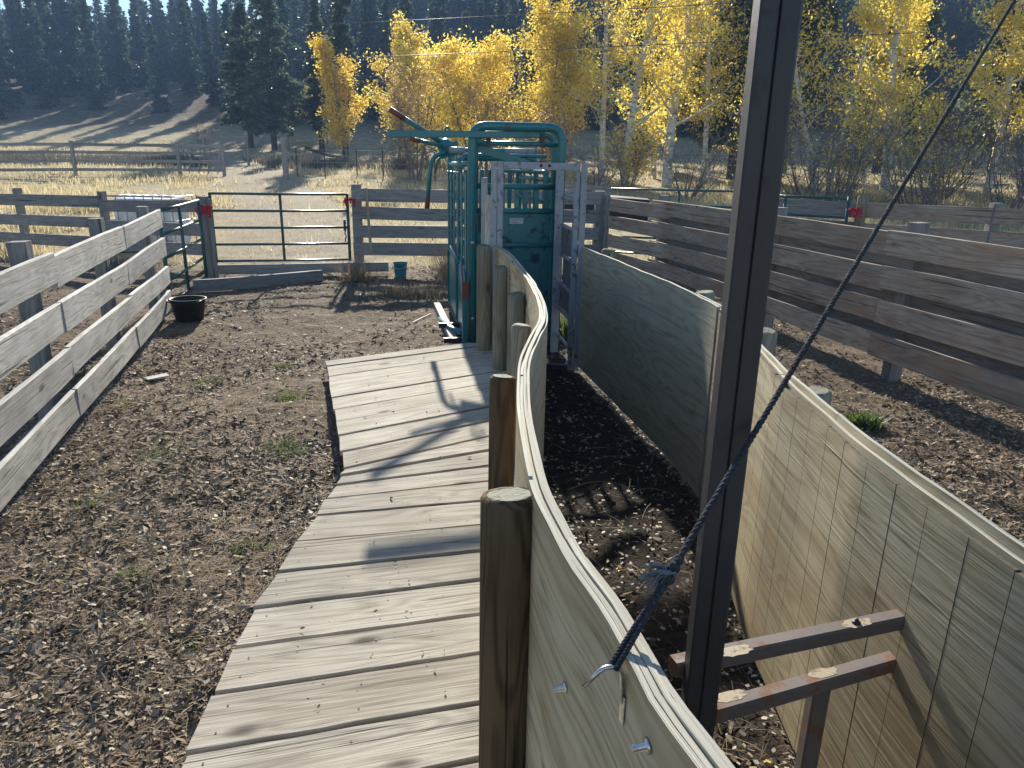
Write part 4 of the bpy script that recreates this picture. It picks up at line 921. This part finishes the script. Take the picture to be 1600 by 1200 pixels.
# yellow aspens and shrubs behind the corral
B = broadleaf_meshes
deciduous = [
    # name, meshes, x, y, rz, scale, label, category
    ('aspen_tree', B(301, 8.4, .11, 2.6, 24, 8000, .11, 'leaf_o', 'bark_grey', low=.12, sparse=.3, clump=.26), -13.8, 61.5, 0, 'narrow golden tree just right of the tall slim pine', 'aspen'),
    ('aspen_tree', B(302, 8.8, .12, 3.6, 30, 12000, .105, 'leaf_y', 'bark_grey', low=.15, sparse=.3, clump=.27), -8.9, 57.0, 1, 'yellow leafy tree behind the bare reddish bush, above the lever tips', 'aspen'),
    ('aspen_tree', B(303, 9.3, .13, 3.4, 30, 17000, .10, 'leaf_y', 'bark_grey', stems=2, low=.12, sparse=.25, clump=.28), -2.6, 50.0, 2, 'broad rounded bright yellow tree directly above the teal arch', 'aspen'),
    ('aspen_tree', B(304, 8.6, .12, 3.4, 30, 10000, .10, 'leaf_y', 'bark_grey', low=.1, sparse=.3, clump=.30), 2.3, 47.0, .5, 'loose pale yellow tree right of the broad yellow one', 'aspen'),
    ('aspen_tree', B(305, 14.5, .17, 3.0, 40, 7200, .082, 'leaf_y', 'bark_pale', low=.2, sparse=.5, clump=.22), 4.75, 41.0, 0, 'thin white-trunked aspen, leftmost of the tall aspens', 'aspen'),
    ('aspen_tree', B(306, 15.0, .19, 3.0, 40, 8000, .082, 'leaf_y', 'bark_pale', low=.16, sparse=.5, clump=.22), 5.55, 38.0, .8, 'white-trunked aspen with dark foot, second of the tall aspens', 'aspen'),
    ('aspen_tree', B(307, 16.0, .25, 3.2, 44, 9200, .082, 'leaf_y', 'bark_pale', low=.14, sparse=.5, clump=.24), 7.85, 38.5, 2.2, 'thickest white-trunked aspen, centre right above the green pipe gate', 'aspen'),
    ('aspen_tree', B(308, 13.5, .16, 2.3, 34, 6500, .082, 'leaf_y', 'bark_pale', low=.2, sparse=.4, clump=.42), 10.6, 42.0, 3.2, 'thinly leaved aspen just left of the iron upright', 'aspen'),
    ('aspen_tree', B(309, 14.0, .15, 3.1, 26, 4200, .088, 'leaf_y', 'bark_pale', stems=3, low=.25, sparse=.5, clump=.4), 15.6, 38.0, 1.2, 'nearly bare white-stemmed tree right of the iron upright', 'aspen'),
    ('aspen_tree', B(310, 15.0, .20, 3.0, 44, 12000, .082, 'leaf_y', 'bark_pale', low=.12, sparse=.5, clump=.22, lean=.03), 17.9, 36.0, 2.1, 'white-trunked aspen with yellow leaves near the right edge', 'aspen'),
    ('aspen_tree', B(311, 14.0, .18, 3.0, 42, 11000, .082, 'leaf_y', 'bark_pale', low=.15, sparse=.5, clump=.24), 23.5, 37.0, .1, 'yellow aspen standing farthest right of all', 'aspen'),
    ('aspen_tree', B(316, 7.0, .10, 2.6, 24, 7000, .10, 'leaf_y', 'bark_grey', low=.1, sparse=.3, clump=.27), -20.8, 83.0, 3.3, 'small yellow tree peeping out between the slim pines', 'aspen'),
    ('aspen_tree', B(317, 8.0, .11, 3.2, 28, 9500, .10, 'leaf_y', 'bark_grey', stems=2, low=.1, sparse=.3, clump=.28), -6.0, 53.0, 4.0, 'yellow tree left of the broad rounded one, above the long level lever', 'aspen'),
    ('aspen_tree', B(312, 15.5, .17, 2.6, 32, 10000, .10, 'leaf_y', 'bark_pale', low=.12, sparse=.45, clump=.26), 3.1, 49.0, 1.9, 'yellow aspen behind the leftmost tall aspen, reaching the top edge', 'aspen'),
    ('aspen_tree', B(313, 16.5, .17, 2.8, 32, 10500, .10, 'leaf_y', 'bark_pale', low=.10, sparse=.45, clump=.26), 8.6, 46.5, 4.1, 'yellow aspen standing behind the thickest white trunk', 'aspen'),
    ('aspen_tree', B(314, 15.0, .15, 2.8, 30, 7500, .10, 'leaf_o', 'bark_pale', low=.12, sparse=.5, clump=.24), 12.9, 50.0, 5.0, 'dull gold aspen hidden partly by the iron upright', 'aspen'),
    ('aspen_tree', B(315, 15.0, .15, 3.0, 34, 12000, .10, 'leaf_y', 'bark_pale', low=.10, sparse=.5, clump=.24), 21.0, 45.0, .6, 'yellow aspen behind the white trunk near the right edge', 'aspen'),
    ('bare_bush', B(320, 6.3, .09, 1.7, 16, 1900, .085, 'leaf_t', 'bark_grey', stems=7, low=.15, sparse=.2, clump=.35), -5.3, 40.0, .3, 'tall bare reddish-brown many-stemmed bush left of the chute levers', 'bush'),
    ('bare_bush', B(321, 5.4, .07, 1.7, 14, 1500, .085, 'leaf_t', 'bark_grey', stems=6, low=.12, sparse=.2, clump=.38), -1.7, 43.0, 1.3, 'brown thinly leaved bush behind the top of the chute', 'bush'),
    ('bare_bush', B(322, 4.4, .06, 1.6, 14, 1300, .085, 'leaf_t', 'bark_grey', stems=6, low=.1, sparse=.2, clump=.38), 2.2, 41.0, 2.3, 'low brown bush right of the teal arch at the aspens foot', 'bush'),
    ('bare_bush', B(323, 4.2, .05, 1.6, 14, 1300, .075, 'leaf_y', 'bark_grey', stems=8, low=.06, sparse=.5, clump=.3), 10.9, 33.0, .8, 'sparse yellow-leaved bush behind the green gate, left of the iron upright', 'bush'),
    ('bare_bush', B(324, 4.6, .05, 1.8, 15, 1500, .075, 'leaf_y', 'bark_grey', stems=9, low=.06, sparse=.5, clump=.3), 14.0, 31.5, 2.8, 'sparse yellow-leaved bush immediately right of the iron upright', 'bush'),
    ('bare_bush', B(325, 4.3, .05, 1.8, 15, 1500, .075, 'leaf_y', 'bark_grey', stems=9, low=.06, sparse=.5, clump=.3), 17.0, 30.5, 3.8, 'sparse yellow-leaved bush below the right-hand white aspen trunk', 'bush'),
    ('bare_bush', B(326, 4.5, .05, 1.9, 15, 600, .07, 'leaf_t', 'bark_grey', stems=9, low=.06, sparse=.3, clump=.4), 21.0, 30.0, 4.8, 'grey leafless bush at the far right beyond the fence', 'bush'),
    ('bare_bush', B(327, 3.0, .05, 1.3, 12, 350, .07, 'leaf_t', 'bark_grey', stems=6, low=.1, sparse=.3, clump=.3), -33.0, 79.0, 1.8, 'small spreading bush alone in the dry meadow on the left', 'bush'),
    ('bare_bush', B(328, 3.2, .05, 1.5, 14, 1600, .08, 'leaf_o', 'bark_grey', stems=7, low=.08, sparse=.2, clump=.35), 5.2, 35.0, 5.2, 'low russet bush between the feet of the white aspens', 'bush'),
]
tk_l = []
for k, (x, y, hh_) in enumerate([(3.5, 33, 2.4), (7.2, 31, 2.6), (9.2, 29, 2.8), (12.4, 29, 3.4), (15.2, 28, 3.6), (18.6, 28, 3.4), (22.0, 27, 3.6), (25.0, 30, 4.0), (13.2, 34, 4.4), (19.0, 33, 4.4), (23.5, 33, 4.6), (-.5, 37, 2.0)]):
    rg = np.random.default_rng(700 + k)
    for s_ in range(9):
        a_ = rg.uniform(0, 6.28); st = np.array([x, y, gz(x, y)]) + np.array([math.cos(a_), math.sin(a_), 0]) * rg.uniform(0, .5)
        d_ = np.array([math.cos(a_) * rg.uniform(.2, .8), math.sin(a_) * rg.uniform(.2, .8), 1.0]); d_ /= np.linalg.norm(d_); bp = branch_path(rg, st, d_, hh_ * rg.uniform(.7, 1.1), .2, 6)
        tk_l.append((bp, [.035, .03, .024, .018, .013, .009, .005], 4))
        for q in range(20):
            j = rg.integers(1, 7); d2 = rg.normal(size=3) * .7 + np.array([0, 0, .6]); d2 /= np.linalg.norm(d2); tp = branch_path(rg, bp[j], d2, hh_ * rg.uniform(.15, .38), .1, 3); tk_l.append((tp, [.013, .010, .007, .004], 3))
            for w3 in range(2):
                d3 = rg.normal(size=3) * .8 + d2; d3 /= np.linalg.norm(d3); tk_l.append((branch_path(rg, tp[rg.integers(1, 4)], d3, hh_ * .13, .05, 2), [.008, .006, .003], 3))
o = bpy.data.objects.new('shrub_thicket', tubes_mesh('shrub_thicket', tk_l, 'bark_grey')); C.objects.link(o); o['kind'] = 'stuff'; o['label'] = 'tangled grey leafless shrub thicket behind the right fences'
for (nm, ms, x, y, rz, lab, cat) in deciduous:
    place(nm, ms, (x, y, gz(x, y)), rz, (1, 1, 1), lab, cat)

# ------------------------------------------------------------------ things in the meadow
wp = tag(post('fence_post', (-12.1, 39.2, .9), (-12.1, 39.2, 3.15), .15, ['fence_dark', 'postend']), 'lone weathered wooden post beside the meadow track', 'post')
wf = thing('wire_fence', 'thin wire fence on steel posts crossing the dry meadow', 'wire fence', (-8, 39, gz(-8, 39)))
xs = [-11.9, -10.3, -8.6, -7.1, -5.7, -4.3, -2.9, -1.5, .2]
for i, x in enumerate(xs):
    y = 40.6 - .25 * (i % 2) - .12 * i; z = gz(x, y)
    bar('steel_post', (x, y, z - .1), (x + R.uniform(-.03, .03), y, z + 1.5), (1, 0, 0), .06, .05, 'iron', wf)
for h_ in (.45, .8, 1.15, 1.45):
    tube('wire', [(x, 40.6 - .25 * (i % 2) - .12 * i, gz(x, 40.6) + h_) for i, x in enumerate(xs)], .009, 'galv', wf, 4)
pn = thing('board_pen', 'old grey board pen standing in the meadow at the far left', 'pen', (-18, 40, gz(-18, 40)))
pa, pb, pc, pd = (-15.9, 40.6), (-19.2, 38.4), (-22.5, 41.5), (-17.3, 44.5)
for p, q in ((pa, (-18.0, 39.9)), ((-18.0, 39.9), (-22.5, 38.0)), ((-22.5, 38.0), (-27.5, 37.0))):
    zg = gz(*p)
    for h_ in (.35, .78, 1.2, 1.58): plank('board', (*p, zg + h_), (*q, gz(*q) + h_), (0, 0, 1), .15, .05, 'fence_dark', pn, .01, .01, 3)
for p in (pa, (-18.0, 39.9), (-22.5, 38.0)):
    plank('post', (*p, gz(*p) - .1), (*p, gz(*p) + 1.75), (1, 0, 0), .15, .15, 'fence_dark', pn, .01, .005, 3)
for k in range(4):
    x = -16.2 - k * .45; plank('picket', (x, 40.45 - .15 * k, gz(x, 40) + .2), (x + .25, 40.4 - .15 * k, gz(x, 40) + 1.5), (1, 0, 0), .06, .03, 'fence_dark', pn, .005, .004, 2)
for x in (-18.6, -21.6): plank('post', (x, 52.0, gz(x, 52)), (x, 52.0, gz(x, 52) + 1.95), (1, 0, 0), .16, .12, 'fence_dark', pn, .01, .005, 3)
plank('top_beam', (-18.5, 52.0, gz(-20, 52) + 1.95), (-21.7, 52.0, gz(-20, 52) + 1.95), (0, 0, 1), .14, .10, 'fence_dark', pn, .01, .005, 3)
tag(tube('fallen_log', [(-19.0, 68, gz(-19, 68) + .7), (-16.5, 66, gz(-16.5, 66) + .25), (-14.8, 65, gz(-14.8, 65) + .1)], [.16, .13, .08], 'bark_dark', None, 8), 'dark fallen log below the slim pines', 'log')
for zl, zr, zm, lab in ((4.95, 9.25, 0, 'upper thin overhead wire crossing the forested hill'), (4.1, 7.85, 0, 'lower thin overhead wire crossing the yellow trees')):
    pts_ = []
    for k in range(25):
        f = k / 24; x = -34 + 68 * f; pts_.append((x, 27.0, zl + (zr - zl) * f - .2 * (1 - (2 * f - 1) ** 2)))
    tag(tube('overhead_wire', pts_, .011, 'wire', None, 5), lab, 'wire')

# ------------------------------------------------------------------ ground cover
def inside_deck(x, y):
    le = np.interp(y, [0, 3.9, 6.3], [-1.0, -1.0, -1.74]); re = np.interp(y, [0, 7], [.2, -.1])
    return (x > le + .12) & (x < re + .0) & (y < 6.6)
def scatter_near(n, y0, y1, seed, xr=.86, pw=1.0):
    rng = np.random.default_rng(seed); u = rng.random(n)
    y = (y0 ** -pw + u * (y1 ** -pw - y0 ** -pw)) ** (-1 / pw); x = rng.uniform(-xr, xr, n) * (y + .6); return x, y, rng
x, y, rng = scatter_near(270000, 1.3, 14.5, 21, .88, .32)
keep = ~inside_deck(x, y); alley = (x > np.interp(y, [1, 2, 4, 7], [.2, .05, .18, -.1])) & (x < np.interp(y, [1, 2, 4, 7], [1.1, 1.03, 1.18, .7])) & (y < 7.1)
keep &= ~alley | (rng.random(len(x)) < np.where(y < 2.0, .3, .05))
dens = fbm(x * .7, y * .7, 3); keep &= rng.random(len(x)) < np.clip(.2 + 3.0 * (dens - .36), .06, 1); x, y = x[keep], y[keep]; n = len(x)
z = hgt(x, y, True)
az = rng.uniform(0, 2 * math.pi, n); ti = rng.normal(0, .28, n); L = np.minimum(rng.gamma(2.0, .0042, n) + .004, .022); L *= (1 + .075 * y); Wd = L * rng.uniform(.15, .5, n)
d = np.stack([np.cos(az) * np.cos(ti), np.sin(az) * np.cos(ti), np.sin(ti)], -1) * L[:, None]; ro = rng.normal(0, .5, n)
s = np.stack([-np.sin(az) * np.cos(ro), np.cos(az) * np.cos(ro), np.sin(ro)], -1) * Wd[:, None]
P = np.stack([x, y, z + .006 + np.abs(d[:, 2]) * .8 + np.abs(s[:, 2]) * .5], -1)
V = np.stack([P - d - s, P + d - s * .6, P + d * .9 + s * .7, P - d * .8 + s], 1).reshape(-1, 3)
soup('wood_chips', V, np.arange(4 * n).reshape(-1, 4), np.clip(rng.beta(1.6, 2.2, n), 0, 1), 'chip', 'stuff', 'brown wood chips and litter strewn over the corral earth')
# dry blades and fibres lying on the earth
x, y, rng = scatter_near(80000, 1.3, 14.5, 22, .88, .35); keep = ~inside_deck(x, y) & ~((x > np.interp(y, [1, 2, 4, 7], [.2, .05, .18, -.1])) & (x < np.interp(y, [1, 2, 4, 7], [1.1, 1.03, 1.18, .7])) & (y < 7.1) & (rng.random(len(x)) < .9)); x, y = x[keep], y[keep]; n = len(x); z = hgt(x, y, True)
az = rng.uniform(0, 6.28, n); L = rng.uniform(.02, .075, n) * (1 + .03 * y); d = np.stack([np.cos(az), np.sin(az), rng.normal(.1, .25, n)], -1) * L[:, None]; s = np.stack([-np.sin(az), np.cos(az), 0 * az], -1) * (.0013 * (1 + .12 * y))[:, None]
P = np.stack([x, y, z + .012], -1); V = np.stack([P - d - s, P + d, P - d + s], 1).reshape(-1, 3)
soup('dry_litter', V, np.arange(3 * n).reshape(-1, 3), rng.beta(1.5, 1.8, n), 'dryweed', 'stuff', 'thin dry stalks littering the corral earth')
# fallen pale leaves
x, y, rng = scatter_near(5200, 1.3, 13.5, 23, .86, .8); keep = ~inside_deck(x, y); x, y = x[keep], y[keep]
xa = rng.uniform(.1, 1.1, 700); ya = rng.uniform(1.4, 6.8, 700); x = np.concatenate([x, xa]); y = np.concatenate([y, ya]); n = len(x); z = hgt(x, y, True) + .012
r_ = rng.uniform(.005, .0115, n) * (1 + .04 * y); az = rng.uniform(0, 6.28, n); tx, ty = rng.normal(0, .22, n), rng.normal(0, .22, n); rows = []
for k in range(6):
    q = az + k * math.pi / 3; a_, b_ = np.cos(q) * r_ * 1.25, np.sin(q) * r_ * .85; X_, Y_ = a_ * np.cos(az) - b_ * np.sin(az), a_ * np.sin(az) + b_ * np.cos(az)
    rows.append(np.stack([x + X_, y + Y_, z + X_ * tx + Y_ * ty + .004 * (k % 2)], -1))
V = np.stack(rows, 1).reshape(-1, 3); soup('fallen_leaves', V, np.arange(6 * n).reshape(-1, 6), rng.random(n), 'fallen', 'stuff', 'small pale fallen leaves scattered on earth and in the alley')
# thin dry twigs lying in the alley
tw = []; rg = np.random.default_rng(77)
for k in range(22):
    x0, y0 = rg.uniform(.25, .95), rg.uniform(2.0, 5.6); a_ = rg.uniform(0, 6.28); L_ = rg.uniform(.12, .55); bend = rg.normal() * .5; pts_ = []
    for q in range(7):
        f = q / 6; pts_.append((x0 + math.cos(a_ + bend * f) * L_ * f, y0 + math.sin(a_ + bend * f) * L_ * f, float(hgt(x0, y0, True)) + .02 + .02 * math.sin(f * 3.1)))
    if all(.12 < p[0] < 1.08 for p in pts_): tw.append((pts_, [.0035, .003, .0028, .0025, .002, .0016, .001], 4))
o = bpy.data.objects.new('dry_twigs', tubes_mesh('dry_twigs', tw, 'postgrey')); C.objects.link(o); o['kind'] = 'stuff'; o['label'] = 'thin dry twigs lying on the dark, shaded alley soil'
# dry meadow grass
def blades(n, x, y, hh, wid, rng, bend=.45):
    z = hgt(x, y, True) - .02; az = rng.uniform(0, 6.28, n); be = rng.normal(0, bend, n); tip = np.stack([x + np.cos(az) * hh * be, y + np.sin(az) * hh * be, z + hh], -1); q = rng.uniform(0, 6.28, n)
    s = np.stack([np.cos(q), np.sin(q), 0 * q], -1) * wid[:, None]; P = np.stack([x, y, z], -1)
    return np.stack([P - s, P + s, tip], 1).reshape(-1, 3)
rng = np.random.default_rng(31); n = 150000; u = rng.random(n); y = (14.2 ** -.8 + u * (85 ** -.8 - 14.2 ** -.8)) ** (-1 / .8); x = rng.uniform(-.9, .9, n) * y
cl = fbm(x * .55, y * .55, 4); td = np.abs(trackd(x, y)); keep = (rng.random(n) < np.clip((cl - .33) * 3.2, .06, 1)) & ((td > 1.3 + .02 * y) | (rng.random(n) < .12)) & ((y > 15.5 + (fbm(x, y) - .5) * 3) | (rng.random(n) < .3))
yardish = (y < 24) & (x < 3) & (x > -9); keep &= ~yardish | (rng.random(n) < .35)
x, y, cl = x[keep], y[keep], cl[keep]; n = len(x); hh = (.10 + .42 * np.clip((cl - .3) * 2, 0, 1) * rng.uniform(.4, 1.2, n)); hh = np.where((y < 24) & (x < 3) & (x > -9), hh * .45, hh)
V = blades(n, x, y, hh, .006 + .00055 * y * rng.uniform(.6, 1.2, n), rng); soup('meadow_grass', V, np.arange(3 * n).reshape(-1, 3), np.clip(rng.beta(2.2, 1.6, n), 0, 1), 'straw', 'stuff', 'dry straw-coloured grass of the meadow behind the corral')
# grey brush strip at the foot of the rise
rng = np.random.default_rng(32); n = 26000; x = rng.uniform(-60, -4, n); y = rng.uniform(50, 60, n) + .05 * x; keep = np.abs(trackd(x, y)) > 2.0; x, y = x[keep], y[keep]; n = len(x)
V = blades(n, x, y, rng.uniform(.25, .75, n), .02 + 0 * x, rng, .5); soup('brush_strip', V, np.arange(3 * n).reshape(-1, 3), rng.random(n), 'sage', 'stuff', 'low grey brush along the back of the meadow')
# green tufts in the corral
def tuft(name, x0, y0, n, rad, h_, mat, label, cat, seed, group=None, wide=.0035):
    rng = np.random.default_rng(seed); a_ = rng.uniform(0, 6.28, n); r = rad * rng.random(n) ** .6 * (.6 + .4 * np.sin(a_ * 3 + seed) + .25 * np.sin(a_ * 7 + 2 * seed)); x, y = x0 + r * np.cos(a_), y0 + r * np.sin(a_) * .8; cl_ = rng.integers(0, 14, n); x = x + (np.random.default_rng(seed + 9).normal(size=14) * rad * .16)[cl_]; y = y + (np.random.default_rng(seed + 8).normal(size=14) * rad * .14)[cl_]
    V = blades(n, x, y, h_ * rng.uniform(.4, 1.1, n), np.full(n, wide), rng, .75); cen = np.array([x0, y0, float(hgt(x0, y0))])
    return tag(soup(name, V - cen, np.arange(3 * n).reshape(-1, 3), rng.random(n), mat, None, None, None, Matrix.Translation(cen)), label, cat, group)
for k, (x0, y0, rd, h_, lab) in enumerate([(-1.55, 4.55, .22, .09, 'bright green grass patch against the boardwalk notch'), (-1.85, 5.6, .18, .08, 'green grass patch left of the boardwalk, above the brightest one'), (-2.85, 6.35, .30, .07, 'wide low green patch in open earth left of boardwalk'), (-2.25, 6.75, .16, .08, 'dark green tuft nearest the far boardwalk corner'),
        (-1.32, 3.18, .10, .08, 'small green tuft at the boardwalk edge in the foreground'), (-1.75, 2.9, .09, .07, 'small yellowish tuft on chips left of the near planks'), (-2.35, 4.5, .24, .07, 'low green patch with dark centre beside the wood sliver'), (-3.3, 5.75, .20, .06, 'faint green patch near the left edge below the board scrap'), (-2.4, 3.7, .11, .07, 'green tuft among pale leaves, left foreground'), (-1.28, 2.45, .07, .07, 'tiny green sprig close to the boardwalk edge, nearest the viewer')]):
    tuft('grass_tuft', x0, y0, int(420 * rd / .2), rd * 1.25, h_ * .8, 'greenblade', lab, 'grass tuft', 500 + k, 'green tufts in the corral', .004)
tuft('leafy_weed', 2.93, 5.6, 420, .16, .13, 'greenblade', 'leafy green weed on the earth outside the right plywood wall', 'weed', 540, None, .018)
tuft('leafy_weed', .66, 8.6, 500, .22, .30, 'greenblade', 'green weed seen through the ladder side gate', 'weed', 541, None, .015)
for k, (x0, y0, rd, h_, lab) in enumerate([(-1.15, 13.25, .40, .75, 'tall dry brown weed clump against the back fence by the bucket'), (-1.05, 12.6, .4, .45, 'dry brown weeds just left of the chute body'), (-2.75, 12.6, .35, .5, 'dry brown weeds at the right end of the lower timber'), (-1.9, 11.3, .55, .22, 'low dry weeds in front of the teal bucket'), (-1.4, 11.2, .5, .25, 'low dry weeds on the earth left of the drop panels'), (2.6, 8.3, .5, .3, 'dry weed stalks under the long brown fence')]):
    tuft('dry_weed', x0, y0, int(420 * (rd / .4)), rd, h_, 'dryweed', lab, 'weed', 560 + k, 'dry weeds in the corral', .005)
# crumbs of dirt on the deck
rng = np.random.default_rng(41); n = 240; f = rng.random(n); yy = rng.uniform(1.75, 6.4, n); le = np.interp(yy, [0, 3.9, 6.3], [-.98, -.98, -1.6]); x = le + f * (-.2 - le); y = yy + .3 * f
r_ = rng.gamma(1.6, .0028, n) + .002; P = np.stack([x, y, np.full(n, DZ + .007)], -1); V, F_ = leaf_quads(P, 1.0, rng); V = (V.reshape(-1, 4, 3) - P[:, None]) * r_[:, None, None] * np.array([1, 1, .5]) + P[:, None]
soup('deck_crumbs', V.reshape(-1, 3), F_, rng.random(n) * .6, 'chip', 'stuff', 'crumbs of dirt and bark lying on the boardwalk planks')

# ------------------------------------------------------------------ haze
hz = bpy.data.materials.new('thin_haze'); hz.use_nodes = True; hz.node_tree.nodes.clear()
pv = hz.node_tree.nodes.new('ShaderNodeVolumePrincipled'); ho = hz.node_tree.nodes.new('ShaderNodeOutputMaterial'); hz.node_tree.links.new(pv.outputs[0], ho.inputs['Volume'])
pv.inputs['Color'].default_value = (.38, .60, 1.0, 1); pv.inputs['Density'].default_value = HAZE; pv.inputs['Anisotropy'].default_value = .0
bm = bmesh.new(); bmesh.ops.create_cube(bm, size=1)
for v in bm.verts: v.co = Vector((v.co.x * 640, v.co.y * 520 + 180, (v.co.z + .5) * 76 - 3))
me = bpy.data.meshes.new('haze'); bm.to_mesh(me); bm.free(); me.materials.append(hz)
if HAZE > 0:
    o = bpy.data.objects.new('haze', me); C.objects.link(o); o['kind'] = 'stuff'; o['label'] = 'thin blue air between the corral and the far hillside'
